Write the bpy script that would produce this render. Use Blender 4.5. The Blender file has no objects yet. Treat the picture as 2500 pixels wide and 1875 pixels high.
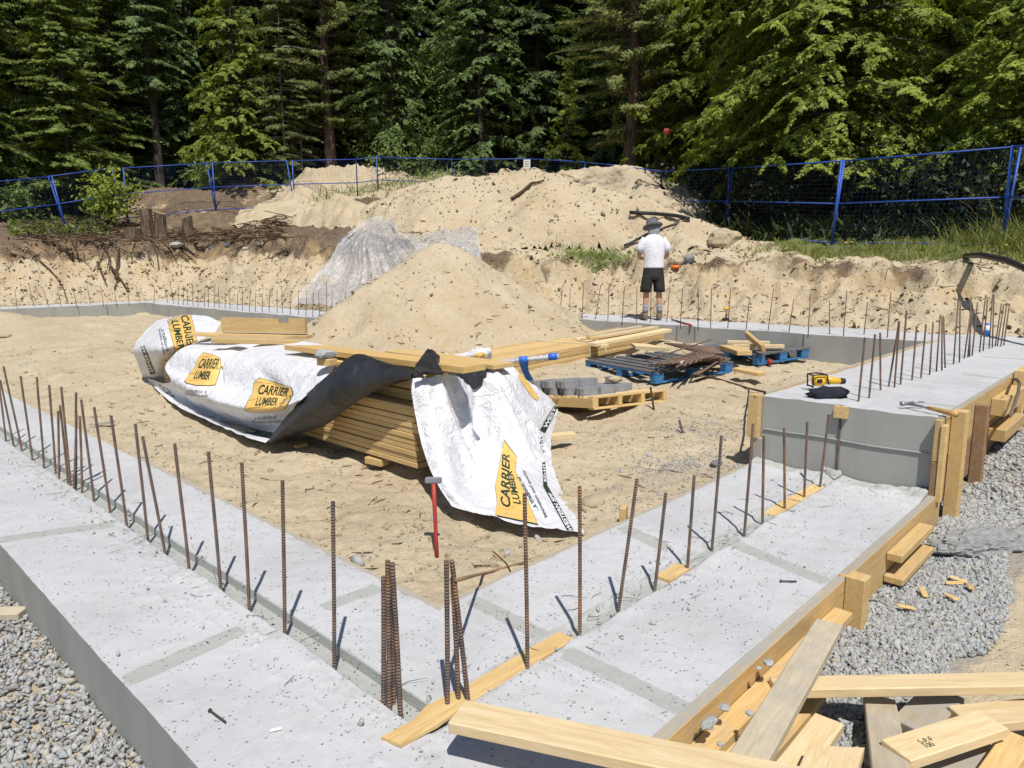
import bpy, bmesh, math, random
import numpy as np
from mathutils import Vector, Matrix, noise as mnoise
from mathutils.bvhtree import BVHTree
C = bpy.context.scene.collection
SC = bpy.context.scene
R_ = math.radians
rng = np.random.default_rng(7)
random.seed(7)

# ------------------------------------------------------------ camera
CAM = np.array([0.0, 0.0, 1.586])
FPX, PITCH, ROLL, YAW = 1739.4, 0.170, -0.00829, 0.76373      # pixels are those of a 2500 wide picture
_fw = np.array([math.cos(YAW)*math.cos(PITCH), math.sin(YAW)*math.cos(PITCH), -math.sin(PITCH)])
_rt = np.array([math.sin(YAW), -math.cos(YAW), 0.0]); _up = np.cross(_rt, _fw)
_c, _s = math.cos(ROLL), math.sin(ROLL)
_r2 = _c*_rt+_s*_up; _u2 = -_s*_rt+_c*_up
HD = np.array([math.cos(YAW), math.sin(YAW)]); HL = np.array([math.sin(YAW), -math.cos(YAW)])
cam = bpy.data.cameras.new('camera'); camo = bpy.data.objects.new('camera', cam); C.objects.link(camo)
cam.sensor_width = 36.0; cam.lens = FPX*36.0/2500.0; cam.clip_start = 0.05; cam.clip_end = 500
M = Matrix.Identity(4)
for i in range(3):
    M[i][0] = _r2[i]; M[i][1] = _u2[i]; M[i][2] = -_fw[i]; M[i][3] = CAM[i]
camo.matrix_world = M
SC.camera = camo
# ------------------------------------------------------------ light
SUN_EL, SUN_AZ = R_(60.5), R_(234.5)        # azimuth of the sun in the XY plane, counted from +X
w = bpy.data.worlds.new('World'); SC.world = w; w.use_nodes = True
nt = w.node_tree; nt.nodes.clear()
sky = nt.nodes.new('ShaderNodeTexSky'); sky.sky_type = 'NISHITA'; sky.sun_disc = False
sky.sun_elevation = SUN_EL; sky.sun_rotation = R_(90)-SUN_AZ
sky.air_density = 1.0; sky.dust_density = 0.6; sky.altitude = 400
bg = nt.nodes.new('ShaderNodeBackground'); bg.inputs[1].default_value = 0.075
wo = nt.nodes.new('ShaderNodeOutputWorld')
nt.links.new(sky.outputs[0], bg.inputs[0]); nt.links.new(bg.outputs[0], wo.inputs[0])
sl = bpy.data.lights.new('sun', 'SUN'); sl.energy = 4.2; sl.angle = R_(0.53); sl.color = (1.0, 0.955, 0.89)
so = bpy.data.objects.new('sun', sl); C.objects.link(so)
_sd = Vector((math.cos(SUN_EL)*math.cos(SUN_AZ), math.cos(SUN_EL)*math.sin(SUN_AZ), math.sin(SUN_EL)))
so.rotation_euler = _sd.to_track_quat('Z', 'Y').to_euler(); so.location = (-10, -14, 30)
SC.view_settings.view_transform = 'Standard'; SC.view_settings.look = 'None'
SC.view_settings.exposure = 0.28; SC.view_settings.gamma = 1.0
SC.cycles.max_bounces = 6; SC.cycles.diffuse_bounces = 3; SC.cycles.transparent_max_bounces = 12

# ------------------------------------------------------------ picture point -> place (pixels of the 2212 wide view)
DS = 1.1302
def ray(x, y):
    x *= DS; y *= DS
    d = _fw + (x-1250)/FPX*_r2 - (y-937.5)/FPX*_u2
    return d
def onz(x, y, z=0.0):
    d = ray(x, y); return CAM + d*((z-CAM[2])/d[2])
def onx(x, y, X):
    d = ray(x, y); return CAM + d*(X/d[0])
def ony(x, y, Y):
    d = ray(x, y); return CAM + d*(Y/d[1])
def ond(x, y, dep):
    d = ray(x, y); return CAM + d*(dep/(d[:2]@HD))
def to_px(P):
    d = np.asarray(P)-CAM; z = d@_fw
    return (1250+FPX*(d@_r2)/z)/DS, (937.5-FPX*(d@_u2)/z)/DS
def above(g, y):                       # height over ground point g whose picture row is y
    lo, hi = -1.0, 6.0
    for _ in range(40):
        m = (lo+hi)/2
        if to_px((g[0], g[1], g[2]+m))[1] > y: lo = m
        else: hi = m
    return (lo+hi)/2
def V(p): return Vector((float(p[0]), float(p[1]), float(p[2])))

# ------------------------------------------------------------ noise
def _hash(ix, iy, iz, s):
    h = (ix.astype(np.int64)*374761393 + iy.astype(np.int64)*668265263 + iz.astype(np.int64)*2147483647 + s*974711) & 0xffffffff
    h = ((h ^ (h >> 13))*1274126177) & 0xffffffff
    h = ((h ^ (h >> 16))*2246822519) & 0xffffffff
    return ((h ^ (h >> 15)) & 0xffff)/65535.0
def vnoise(x, y, s=0, z=None):
    x = np.asarray(x, float); y = np.asarray(y, float)
    if z is None: z = np.zeros_like(x)
    xi, yi, zi = np.floor(x), np.floor(y), np.floor(z)
    fx, fy, fz = x-xi, y-yi, z-zi
    fx = fx*fx*(3-2*fx); fy = fy*fy*(3-2*fy); fz = fz*fz*(3-2*fz)
    r = 0
    for dx in (0, 1):
        for dy in (0, 1):
            for dz in (0, 1):
                wgt = (fx if dx else 1-fx)*(fy if dy else 1-fy)*(fz if dz else 1-fz)
                r = r + wgt*_hash(xi+dx, yi+dy, zi+dz, s)
    return r*2-1
def fbm(x, y, sc=1.0, octv=4, s=0, gain=0.5):
    a, t = 1.0, 0
    x = np.asarray(x, float)/sc; y = np.asarray(y, float)/sc
    for k in range(octv):
        t = t + a*vnoise(x*2**k+k*17.3, y*2**k-k*9.1, s+k); a *= gain
    return t
def sstep(a, b, x):
    t = np.clip((np.asarray(x, float)-a)/(b-a), 0, 1); return t*t*(3-2*t)

# ------------------------------------------------------------ scene helpers
def tag(o, label=None, cat=None, group=None, kind=None):
    if label: o['label'] = label
    if cat: o['category'] = cat
    if group: o['group'] = group
    if kind: o['kind'] = kind
    return o
def thing(name, label, cat, loc=(0, 0, 0), rz=0.0, group=None, M=None):
    o = bpy.data.objects.new(name, None); C.objects.link(o); o.empty_display_size = 0.1
    o.matrix_world = M if M is not None else Matrix.Translation(V(loc)) @ Matrix.Rotation(rz, 4, 'Z')
    return tag(o, label, cat, group)
def mesh_np(name, vs, fs, mat=None, parent=None, smooth=False, fmat=None, attrs=None, local=False):
    """vs (n,3) array, fs (m,k) array or list of tuples"""
    me = bpy.data.meshes.new(name)
    vs = np.asarray(vs, np.float32)
    if isinstance(fs, np.ndarray):
        k = fs.shape[1]; n = len(fs)
        me.vertices.add(len(vs)); me.vertices.foreach_set('co', vs.ravel())
        me.loops.add(n*k); me.loops.foreach_set('vertex_index', fs.astype(np.int32).ravel())
        me.polygons.add(n)
        me.polygons.foreach_set('loop_start', np.arange(0, n*k, k, dtype=np.int32))
        me.update(calc_edges=True)
    else:
        me.from_pydata([tuple(map(float, v)) for v in vs], [], [tuple(map(int, f)) for f in fs]); me.update()
    o = bpy.data.objects.new(name, me); C.objects.link(o)
    mats = mat if isinstance(mat, (list, tuple)) else [mat]
    for m in mats:
        if m is not None: me.materials.append(m)
    if fmat is not None: me.polygons.foreach_set('material_index', np.asarray(fmat, np.int32))
    if smooth: me.polygons.foreach_set('use_smooth', np.ones(len(me.polygons), bool))
    if attrs:
        for an, av in attrs.items():
            a = me.attributes.new(an, 'FLOAT', 'POINT'); a.data.foreach_set('value', np.asarray(av, np.float32))
    if parent is not None:
        o.parent = parent
        if not local: o.matrix_parent_inverse = parent.matrix_world.inverted()
    return o

class MB:
    """collects shapes and links them as one mesh object"""
    def __init__(s): s.v = []; s.f = []; s.m = []
    def add(s, vs, fs, mi=0):
        b = len(s.v); s.v += [tuple(map(float, p)) for p in vs]
        s.f += [tuple(int(i)+b for i in f) for f in fs]; s.m += [mi]*len(fs); return s
    def box(s, lo, hi, mi=0, Mx=None, bev=0.0):
        x0, y0, z0 = lo; x1, y1, z1 = hi
        if bev <= 0:
            vs = [(x0,y0,z0),(x1,y0,z0),(x1,y1,z0),(x0,y1,z0),(x0,y0,z1),(x1,y0,z1),(x1,y1,z1),(x0,y1,z1)]
            fs = [(3,2,1,0),(4,5,6,7),(0,1,5,4),(1,2,6,5),(2,3,7,6),(3,0,4,7)]
        else:
            b = min(bev, (x1-x0)*.45, (y1-y0)*.45, (z1-z0)*.45)
            bm = bmesh.new(); bmesh.ops.create_cube(bm, size=1.0)
            for v in bm.verts:
                v.co = Vector(((x0+x1)/2+v.co.x*(x1-x0), (y0+y1)/2+v.co.y*(y1-y0), (z0+z1)/2+v.co.z*(z1-z0)))
            bmesh.ops.bevel(bm, geom=list(bm.edges), offset=b, segments=1, affect='EDGES', profile=0.5)
            bm.verts.index_update()
            vs = [tuple(v.co) for v in bm.verts]; fs = [tuple(v.index for v in f.verts) for f in bm.faces]; bm.free()
        if Mx is not None: vs = [tuple(Mx @ Vector(p)) for p in vs]
        return s.add(vs, fs, mi)
    def tube(s, pts, rad, n=8, mi=0, cap=True, rib=None):
        pts = [V(p) for p in pts]; rads = rad if hasattr(rad, '__len__') else [rad]*len(pts)
        vs = []; fs = []; up = None
        for i, p in enumerate(pts):
            t = (pts[min(i+1, len(pts)-1)]-pts[max(i-1, 0)])
            if t.length < 1e-9: t = Vector((0, 0, 1))
            t.normalize()
            if up is None:
                a = Vector((0, 0, 1)) if abs(t.z) < .9 else Vector((1, 0, 0))
                up = (a - t*a.dot(t)).normalized()
            else:
                up = (up - t*up.dot(t))
                up = up.normalized() if up.length > 1e-6 else t.orthogonal().normalized()
            sd = t.cross(up)
            for k in range(n):
                a = 2*math.pi*k/n
                vs.append(p + (up*math.cos(a)+sd*math.sin(a))*rads[i])
        for i in range(len(pts)-1):
            for k in range(n):
                k2 = (k+1) % n
                fs.append((i*n+k, i*n+k2, (i+1)*n+k2, (i+1)*n+k))
        if cap:
            fs.append(tuple(range(n-1, -1, -1))); fs.append(tuple((len(pts)-1)*n+k for k in range(n)))
        return s.add(vs, fs, mi)
    def lathe(s, prof, n=16, mi=0, Mx=None):
        vs = []; fs = []
        for r, z in prof:
            for k in range(n):
                a = 2*math.pi*k/n; vs.append((r*math.cos(a), r*math.sin(a), z))
        for i in range(len(prof)-1):
            for k in range(n):
                k2 = (k+1) % n; fs.append((i*n+k, i*n+k2, (i+1)*n+k2, (i+1)*n+k))
        if prof[0][0] > 1e-5: fs.append(tuple(range(n-1, -1, -1)))
        if prof[-1][0] > 1e-5: fs.append(tuple((len(prof)-1)*n+k for k in range(n)))
        if Mx is not None: vs = [tuple(Mx @ Vector(p)) for p in vs]
        return s.add(vs, fs, mi)
    def prism(s, poly, z0, z1, mi=0, Mx=None):
        n = len(poly); vs = [(x, y, z0) for x, y in poly]+[(x, y, z1) for x, y in poly]
        a = sum(poly[i][0]*poly[(i+1) % n][1]-poly[(i+1) % n][0]*poly[i][1] for i in range(n))
        fs = [(i, (i+1) % n, n+(i+1) % n, n+i) for i in range(n)]+[tuple(range(n-1, -1, -1)), tuple(range(n, 2*n))]
        if a < 0: fs = [f[::-1] for f in fs]
        if Mx is not None: vs = [tuple(Mx @ Vector(p)) for p in vs]
        return s.add(vs, fs, mi)
    def build(s, name, mat=None, parent=None, smooth=False, M=None, local=False):
        o = mesh_np(name, s.v, s.f, mat, parent, smooth, s.m if isinstance(mat, (list, tuple)) else None, None, local)
        if M is not None: o.matrix_world = M
        return o

def frame(o, x, up=(0, 0, 1)):
    """matrix with local X along x, local Z as near up as can be"""
    x = V(x).normalized(); z = V(up); z = (z-x*z.dot(x)).normalized(); y = z.cross(x)
    m = Matrix.Identity(4)
    for i in range(3):
        m[i][0] = x[i]; m[i][1] = y[i]; m[i][2] = z[i]; m[i][3] = float(o[i])
    return m

def blob(c, r, seed, sub=2, amp=.25, sq=(1, 1, 1), sc=1.6, flat=None):
    """an uneven stone: (verts, faces)"""
    bm = bmesh.new(); bmesh.ops.create_icosphere(bm, subdivisions=sub, radius=1.0)
    vs = []
    for v in bm.verts:
        p = v.co.copy(); n = mnoise.noise(p*sc+Vector((seed*3.1, seed*1.7, seed)))*amp + mnoise.noise(p*sc*2.7+Vector((seed, 5, seed*2)))*amp*.4
        p = p*(1+n)
        p = Vector((p.x*sq[0], p.y*sq[1], p.z*sq[2]))*r
        if flat is not None and p.z < -flat: p.z = -flat
        vs.append(p+V(c))
    bm.verts.index_update(); fs = [tuple(v.index for v in f.verts) for f in bm.faces]; bm.free()
    return vs, fs
_ORD = ['first','second','third','fourth','fifth','sixth','seventh','eighth','ninth','tenth','eleventh','twelfth','thirteenth','fourteenth','fifteenth','sixteenth','seventeenth','eighteenth','nineteenth','twentieth']
_TENS = {20:'twenty',30:'thirty',40:'forty',50:'fifty'}
def ordinal(i):                        # 1 -> first
    if i <= 20: return _ORD[i-1]
    t = i//10*10
    if i == t: return _TENS[t][:-1]+'ieth'
    return _TENS[t]+'-'+_ORD[i-t-1]
# ------------------------------------------------------------ materials
def mat(name, build, rough=.8, spec=.3):
    m = bpy.data.materials.new(name); m.use_nodes = True
    t = m.node_tree; b = t.nodes['Principled BSDF']
    b.inputs['Roughness'].default_value = rough; b.inputs['Specular IOR Level'].default_value = spec
    build(NT(t), b); return m
class NT:
    def __init__(s, t): s.t = t
    def n(s, typ, **kw):
        o = s.t.nodes.new('ShaderNode'+typ)
        for k, v in kw.items(): setattr(o, k, v)
        return o
    def l(s, a, b): s.t.links.new(a, b)
    def coord(s, kind='Object', scale=None):
        c = s.n('TexCoord').outputs[kind]
        if scale is None: return c
        mp = s.n('Mapping'); mp.inputs['Scale'].default_value = scale; s.l(c, mp.inputs[0]); return mp.outputs[0]
    def pos(s, scale=None):
        c = s.n('NewGeometry').outputs['Position']
        if scale is None: return c
        mp = s.n('Mapping'); mp.inputs['Scale'].default_value = scale; s.l(c, mp.inputs[0]); return mp.outputs[0]
    def noise(s, vec, scale, detail=4, rough=.55, dist=0.0):
        o = s.n('TexNoise'); o.inputs['Scale'].default_value = scale; o.inputs['Detail'].default_value = detail
        o.inputs['Roughness'].default_value = rough; o.inputs['Distortion'].default_value = dist
        s.l(vec, o.inputs['Vector']); return o.outputs['Fac']
    def vor(s, vec, scale, feature='F1', rand=1.0):
        o = s.n('TexVoronoi'); o.feature = feature; o.inputs['Scale'].default_value = scale
        o.inputs['Randomness'].default_value = rand; s.l(vec, o.inputs['Vector']); return o.outputs['Distance']
    def ramp(s, fac, stops):
        o = s.n('ValToRGB'); cr = o.color_ramp
        while len(cr.elements) < len(stops): cr.elements.new(.5)
        for e, (p, c) in zip(cr.elements, stops):
            e.position = p; e.color = (c, c, c, 1) if not hasattr(c, '__len__') else (*c, 1)
        s.l(fac, o.inputs[0]); return o.outputs[0]
    def mix(s, fac, a, b, mode='MIX'):
        o = s.n('Mix'); o.data_type = 'RGBA'; o.blend_type = mode
        for i, v in ((0, fac), (6, a), (7, b)):
            if hasattr(v, 'is_output') or isinstance(v, bpy.types.NodeSocket): s.l(v, o.inputs[i])
            elif hasattr(v, '__len__'): o.inputs[i].default_value = (*v, 1)
            else: o.inputs[i].default_value = v if i == 0 else (v, v, v, 1)
        return o.outputs[2]
    def math(s, op, a, b=0.0, clamp=False):
        o = s.n('Math'); o.operation = op; o.use_clamp = clamp
        for i, v in ((0, a), (1, b)):
            if isinstance(v, bpy.types.NodeSocket): s.l(v, o.inputs[i])
            else: o.inputs[i].default_value = v
        return o.outputs[0]
    def attr(s, name): return s.n('Attribute', attribute_name=name).outputs['Fac']
    def bump(s, b, h, dist=.01, strength=1.0, prev=None):
        o = s.n('Bump'); o.inputs['Distance'].default_value = dist; o.inputs['Strength'].default_value = strength
        s.l(h, o.inputs['Height'])
        if prev is not None: s.l(prev, o.inputs['Normal'])
        s.l(o.outputs[0], b.inputs['Normal']); return o.outputs[0]
    def col(s, b, c): s.l(c, b.inputs['Base Color'])
    def objrand(s): return s.n('ObjectInfo').outputs['Random']
    def island(s): return s.n('NewGeometry').outputs['Random Per Island']

def _concrete(base, dark, pit=1.0, bumpd=.004):
    def f(t, b):
        p = t.pos()
        c = t.ramp(t.noise(p, 1.1, 8, .68, .6), [(.3, tuple(x*.86 for x in base)), (.55, base), (.75, tuple(min(1, x*1.07) for x in base))])
        g = t.noise(p, 3.6, 7, .72)
        c = t.mix(t.ramp(g, [(.52, 0), (.72, .5)]), c, dark)
        im = t.attr('imp'); br_ = t.math('ADD', im, t.math('MULTIPLY', t.math('SUBTRACT', t.noise(p, 13, 5, .75), .5), 1.1))
        imf = t.ramp(br_, [(.40, 0), (.66, .72)]); c = t.mix(imf, c, (.315, .325, .29))
        # open pores and small aggregate pits
        v = t.vor(p, 46.0); sel = t.noise(p, 11.0, 2, .5)
        m = t.math('MULTIPLY', t.ramp(v, [(.1, 1), (.26, 0)]), t.ramp(sel, [(.46, 0), (.58, 1)]))
        c = t.mix(t.math('MULTIPLY', m, .75*pit), c, tuple(x*.33 for x in dark))
        v2 = t.vor(p, 95.0); m2 = t.math('MULTIPLY', t.ramp(v2, [(.06, 1), (.22, 0)]), t.ramp(t.noise(p, 7, 2), [(.5, 0), (.7, 1)]))
        c = t.mix(t.math('MULTIPLY', m2, .5*pit), c, tuple(x*.5 for x in dark))
        t.col(b, c)
        h = t.math('SUBTRACT', t.math('ADD', t.noise(p, 30, 5, .7), t.math('MULTIPLY', t.noise(p, 6, 3), .8)), t.math('MULTIPLY', m, 1.2))
        t.bump(b, h, bumpd, .8)
    return f
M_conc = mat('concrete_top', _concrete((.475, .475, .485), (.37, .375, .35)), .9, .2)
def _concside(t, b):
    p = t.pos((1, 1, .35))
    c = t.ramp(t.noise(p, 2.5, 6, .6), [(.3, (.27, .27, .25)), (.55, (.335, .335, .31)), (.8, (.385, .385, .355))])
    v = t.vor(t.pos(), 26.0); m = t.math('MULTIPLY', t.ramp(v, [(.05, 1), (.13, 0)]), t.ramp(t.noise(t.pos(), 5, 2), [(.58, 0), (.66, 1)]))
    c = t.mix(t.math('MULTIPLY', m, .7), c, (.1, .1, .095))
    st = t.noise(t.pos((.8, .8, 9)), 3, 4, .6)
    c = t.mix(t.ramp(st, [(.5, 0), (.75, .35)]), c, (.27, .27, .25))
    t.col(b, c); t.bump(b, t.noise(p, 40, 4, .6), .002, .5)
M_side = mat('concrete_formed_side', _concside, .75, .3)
M_imp = mat('concrete_smooth_imprint', _concrete((.39, .395, .365), (.32, .325, .3), .4, .002), .8, .25)

def _sand(t, b):
    p = t.pos()
    c = t.ramp(t.noise(p, .9, 7, .62), [(.25, (.43, .35, .235)), (.5, (.505, .42, .29)), (.75, (.555, .475, .34))])
    c = t.mix(t.ramp(t.noise(p, 14, 5, .7), [(.45, 0), (.8, .5)]), c, (.30, .235, .15))
    soil = t.attr('soil'); brk = t.math('ADD', soil, t.math('MULTIPLY', t.math('SUBTRACT', t.noise(p, 3.2, 6, .7), .5), 1.1))
    c = t.mix(t.ramp(brk, [(.42, 0), (.62, .92)]), c, t.ramp(t.noise(p, 12, 4), [(.3, (.075, .05, .034)), (.7, (.17, .12, .082))]))
    clay = t.attr('clay')
    c = t.mix(t.math('MULTIPLY', t.ramp(t.noise(p, 2.2, 4), [(.42, 0), (.66, .6)]), clay), c, (.46, .325, .17))
    gy = t.attr('grey'); brk2 = t.math('ADD', gy, t.math('MULTIPLY', t.math('SUBTRACT', t.noise(p, 4, 5, .7), .5), .9))
    c = t.mix(t.ramp(brk2, [(.45, 0), (.7, .85)]), c, (.31, .285, .25))
    gr = t.attr('grass'); brk3 = t.math('ADD', gr, t.math('MULTIPLY', t.math('SUBTRACT', t.noise(p, 5, 4, .7), .5), .8))
    c = t.mix(t.ramp(brk3, [(.45, 0), (.65, .9)]), c, (.10, .12, .035))
    # crumbs
    v = t.vor(p, 24); m = t.math('MULTIPLY', t.ramp(v, [(.1, 1), (.24, 0)]), t.ramp(t.noise(p, 3.4, 3), [(.52, 0), (.66, 1)]))
    c = t.mix(t.math('MULTIPLY', m, .6), c, (.2, .145, .085))
    t.col(b, c)
    h = t.math('ADD', t.math('MULTIPLY', t.noise(p, 9, 6, .65), 1.0), t.math('MULTIPLY', t.noise(p, 60, 3, .7), .25))
    t.bump(b, t.math('ADD', h, t.math('MULTIPLY', m, .3)), .055, .85)
M_sand = mat('sand', _sand, .95, .1)

def _wood(c1, c2, c3, knots=True, dirt=0.0, grain=1.0):
    def f(t, b):
        o = t.coord('Object'); r = t.objrand()
        off = t.n('Vector', ) if False else None
        mp = t.n('Mapping'); mp.inputs['Scale'].default_value = (1.2, 11, 11); t.l(o, mp.inputs[0])
        cx = t.n('CombineXYZ'); t.l(t.math('MULTIPLY', r, 37.0), cx.inputs[0]); t.l(t.math('MULTIPLY', r, 91.0), cx.inputs[1]); t.l(cx.outputs[0], mp.inputs['Location'])
        g = t.noise(mp.outputs[0], 3.0, 6, .6, 1.2)
        mp2 = t.n('Mapping'); mp2.inputs['Scale'].default_value = (1.0, 40, 40); t.l(o, mp2.inputs[0])
        g2 = t.noise(mp2.outputs[0], 4.0, 3, .6)
        c = t.ramp(g, [(.3, c1), (.52, c2), (.72, c3)])
        c = t.mix(t.ramp(g2, [(.5, 0), (.8, .35*grain)]), c, tuple(x*.62 for x in c1))
        hs = t.n('HueSaturation'); t.l(c, hs.inputs['Color'])
        t.l(t.math('ADD', t.math('MULTIPLY', r, .28), .84), hs.inputs['Value']); c = hs.outputs[0]
        if knots:
            k = t.vor(mp.outputs[0], .55); sel = t.noise(o, 1.7, 1)
            c = t.mix(t.ramp(k, [(.035, .85), (.085, 0)]), c, (.16, .08, .03))
        if dirt:
            d = t.noise(t.pos(), 8, 5, .65)
            c = t.mix(t.ramp(d, [(.52-.2*dirt, 0), (.68-.1*dirt, .85*dirt)]), c, (.33, .32, .29))
        t.col(b, c); t.bump(b, g2, .0015, .6)
    return f
M_pale = mat('wood_pale_spruce', _wood((.60, .445, .235), (.68, .53, .31), (.74, .605, .395)), .65, .3)
M_wood = mat('wood_lumber_yellow', _wood((.53, .345, .135), (.60, .42, .19), (.66, .48, .245)), .65, .3)
M_form = mat('wood_form_board', _wood((.46, .29, .105), (.55, .37, .155), (.6, .42, .19), True, .35), .7, .25)
M_grey = mat('wood_weathered', _wood((.40, .335, .235), (.47, .40, .29), (.53, .46, .35), True, .5), .8, .2)
M_sludge = mat('wood_under_concrete', _wood((.36, .285, .19), (.42, .35, .25), (.45, .39, .31), False, 1.0), .85, .2)
M_dark = mat('wood_brown_wet', _wood((.2, .115, .06), (.27, .165, .09), (.33, .2, .115), False, .2), .7, .3)
M_plank = mat('wood_plank_golden', _wood((.5, .315, .11), (.565, .38, .15), (.61, .43, .2), True), .6, .3)

def _rust(t, b):
    p = t.coord('Object'); r = t.objrand()
    c = t.ramp(t.noise(t.pos((1, 1, .4)), 14, 4, .7), [(.3, (.085, .068, .06)), (.5, (.17, .105, .07)), (.66, (.26, .13, .06)), (.8, (.36, .17, .065))])
    c = t.mix(t.math('MULTIPLY', r, .6), c, (.115, .1, .095))
    t.col(b, c)
    wv = t.n('TexWave'); wv.wave_type = 'BANDS'; wv.bands_direction = 'Z'; wv.inputs['Scale'].default_value = 26; wv.inputs['Distortion'].default_value = 1.0
    t.l(p, wv.inputs['Vector']); t.bump(b, wv.outputs['Fac'], .003, 1.0)
M_rebar = mat('rusty_rebar', _rust, .7, .4)
def flat(name, c, rough=.7, spec=.3, var=.15, sc=6.0, metal=0.0, bumpd=0.0):
    def f(t, b):
        n = t.noise(t.pos(), sc, 5, .6)
        t.col(b, t.ramp(n, [(.25, tuple(x*(1-var) for x in c)), (.75, tuple(min(1, x*(1+var)) for x in c))]))
        b.inputs['Metallic'].default_value = metal
        if bumpd: t.bump(b, t.noise(t.pos(), sc*6, 4), bumpd, .8)
    return mat(name, f, rough, spec)
M_wire = flat('dark_wire', (.05, .043, .04), .6, .4)
M_blue = flat('blue_fence_paint', (.022, .075, .36), .5, .45, .3, 14)
M_bluemesh = flat('blue_fence_wire', (.012, .026, .085), .5, .4, .1)
def _bluepal(t, b):
    p = t.pos(); c = t.ramp(t.noise(p, 3, 5, .6), [(.3, (.025, .12, .3)), (.6, (.04, .19, .42)), (.8, (.07, .24, .46))])
    c = t.mix(t.ramp(t.noise(t.pos((3, 3, 8)), 6, 5, .7), [(.5, 0), (.68, .8)]), c, (.16, .15, .13)); t.col(b, c)
M_bluepal = mat('blue_pallet_paint', _bluepal, .75, .25)
def _bluetop(t, b):
    p = t.pos(); c = t.ramp(t.noise(p, 4, 5, .65), [(.35, (.085, .085, .085)), (.6, (.14, .14, .14)), (.75, (.06, .13, .22))]); t.col(b, c)
M_bluetop = mat('worn_pallet_deck', _bluetop, .8, .25)
M_paver = flat('grey_paver', (.25, .25, .26), .9, .2, .22, 16, 0, .004)
def _stone(t, b):
    r = t.island(); c = t.ramp(r, [(0, (.24, .245, .24)), (.3, (.33, .335, .33)), (.6, (.43, .43, .41)), (.82, (.32, .34, .36)), (.93, (.43, .385, .3)), (1, (.22, .2, .22))])
    c = t.mix(t.ramp(t.noise(t.pos(), 60, 3), [(.4, 0), (.7, .3)]), c, (.25, .25, .24)); t.col(b, c)
M_gravel = mat('crushed_stone', _stone, .9, .2)
M_rock = flat('tan_rock', (.38, .31, .21), .9, .2, .3, 7, 0, .01)
M_rockg = flat('grey_rock', (.2, .2, .2), .9, .2, .3, 7, 0, .01)
M_mortar = flat('grey_concrete_crumb', (.36, .365, .35), .95, .15, .25, 30, 0, .006)
def _tarp(t, b):
    p = t.pos(); n = t.noise(p, 7, 6, .62)
    c = t.ramp(n, [(.3, (.62, .62, .65)), (.5, (.69, .69, .72)), (.7, (.74, .74, .765))])
    c = t.mix(t.ramp(t.noise(p, 2.4, 6, .7), [(.55, 0), (.74, .4)]), c, (.5, .48, .44))
    t.col(b, c); b.inputs['Roughness'].default_value = .38
    a = t.math('ABSOLUTE', t.math('SUBTRACT', t.noise(p, 6, 4, .6, .8), .5)); crease = t.ramp(a, [(0, 0), (.07, 1)])
    t.bump(b, t.math('ADD', t.math('MULTIPLY', t.noise(p, 17, 5, .65, .6), 1.0), t.math('MULTIPLY', crease, .5)), .014, .75)
M_tarp = mat('white_lumber_wrap', _tarp, .38, .4)
def _tarpb(t, b):
    p = t.pos(); t.col(b, t.ramp(t.noise(p, 6, 6, .65), [(.35, (.014, .014, .016)), (.6, (.028, .028, .031)), (.78, (.07, .068, .066))]))
    t.bump(b, t.noise(p, 14, 5, .6, .5), .014, .6)
M_tarpb = mat('black_wrap_inside', _tarpb, .42, .5)
M_ink = flat('print_dark_green', (.012, .035, .022), .5, .3, .1)
M_inkg = flat('print_grey', (.12, .12, .13), .5, .3, .1)
M_inkw = flat('print_white', (.75, .75, .76), .5, .3, .05)
M_inky = flat('print_yellow', (.70, .45, .13), .45, .35, .08, 9)
M_inkl = flat('print_grain_line', (.22, .12, .03), .5, .3, .1)
def _poly(t, b):
    p = t.pos(); t.col(b, t.ramp(t.noise(p, 3, 5), [(.3, (.60, .60, .62)), (.7, (.80, .80, .82))]))
    st = t.noise(t.pos((5.5, 5.5, 1.1)), 2.2, 5, .62, .8)
    t.l(t.ramp(st, [(.35, .34), (.55, .5), (.68, .85)]), b.inputs['Alpha'])
    t.bump(b, t.math('ADD', st, t.math('MULTIPLY', t.noise(p, 11, 4, .6, 1.0), .35)), .07, .9)
M_poly = mat('clear_poly_sheet', _poly, .13, .9)
M_strap = flat('white_strap', (.7, .68, .6), .5, .3, .05)
M_tape = flat('blue_tape', (.03, .15, .62), .45, .4, .08)
M_white = flat('white_plastic', (.72, .72, .74), .4, .4, .06)
M_red = flat('red_paint', (.36, .035, .025), .5, .4, .15)
M_orange = flat('orange_plastic', (.72, .16, .02), .45, .4, .1)
M_steel = flat('grey_steel', (.3, .31, .33), .4, .5, .25, 20, .6)
M_black = flat('black_plastic', (.02, .02, .021), .45, .4, .2)
M_yel = flat('yellow_tool_plastic', (.72, .42, .03), .4, .45, .08)
M_cloth = flat('dark_navy_cloth', (.022, .024, .033), .85, .15, .3, 20, 0, .004)
M_handle = flat('hickory_handle', (.5, .3, .1), .5, .4, .2, 20)
def _bark(c1, c2):
    def f(t, b):
        p = t.pos((9, 9, 1.6)); n = t.noise(p, 1.6, 6, .65)
        c = t.ramp(n, [(.32, tuple(x*.4 for x in c1)), (.5, c1), (.72, c2)]); t.col(b, c); t.bump(b, n, .05, 1.0)
    return f
M_bark = mat('bark_brown', _bark((.12, .085, .06), (.23, .17, .125)), .9, .15)
M_barkp = mat('bark_pale', _bark((.24, .22, .19), (.38, .36, .32)), .9, .15)
M_barkd = mat('bark_dark', _bark((.065, .052, .042), (.12, .1, .08)), .9, .15)
M_barkr = mat('bark_red', _bark((.13, .09, .068), (.25, .185, .145)), .9, .15)
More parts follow.
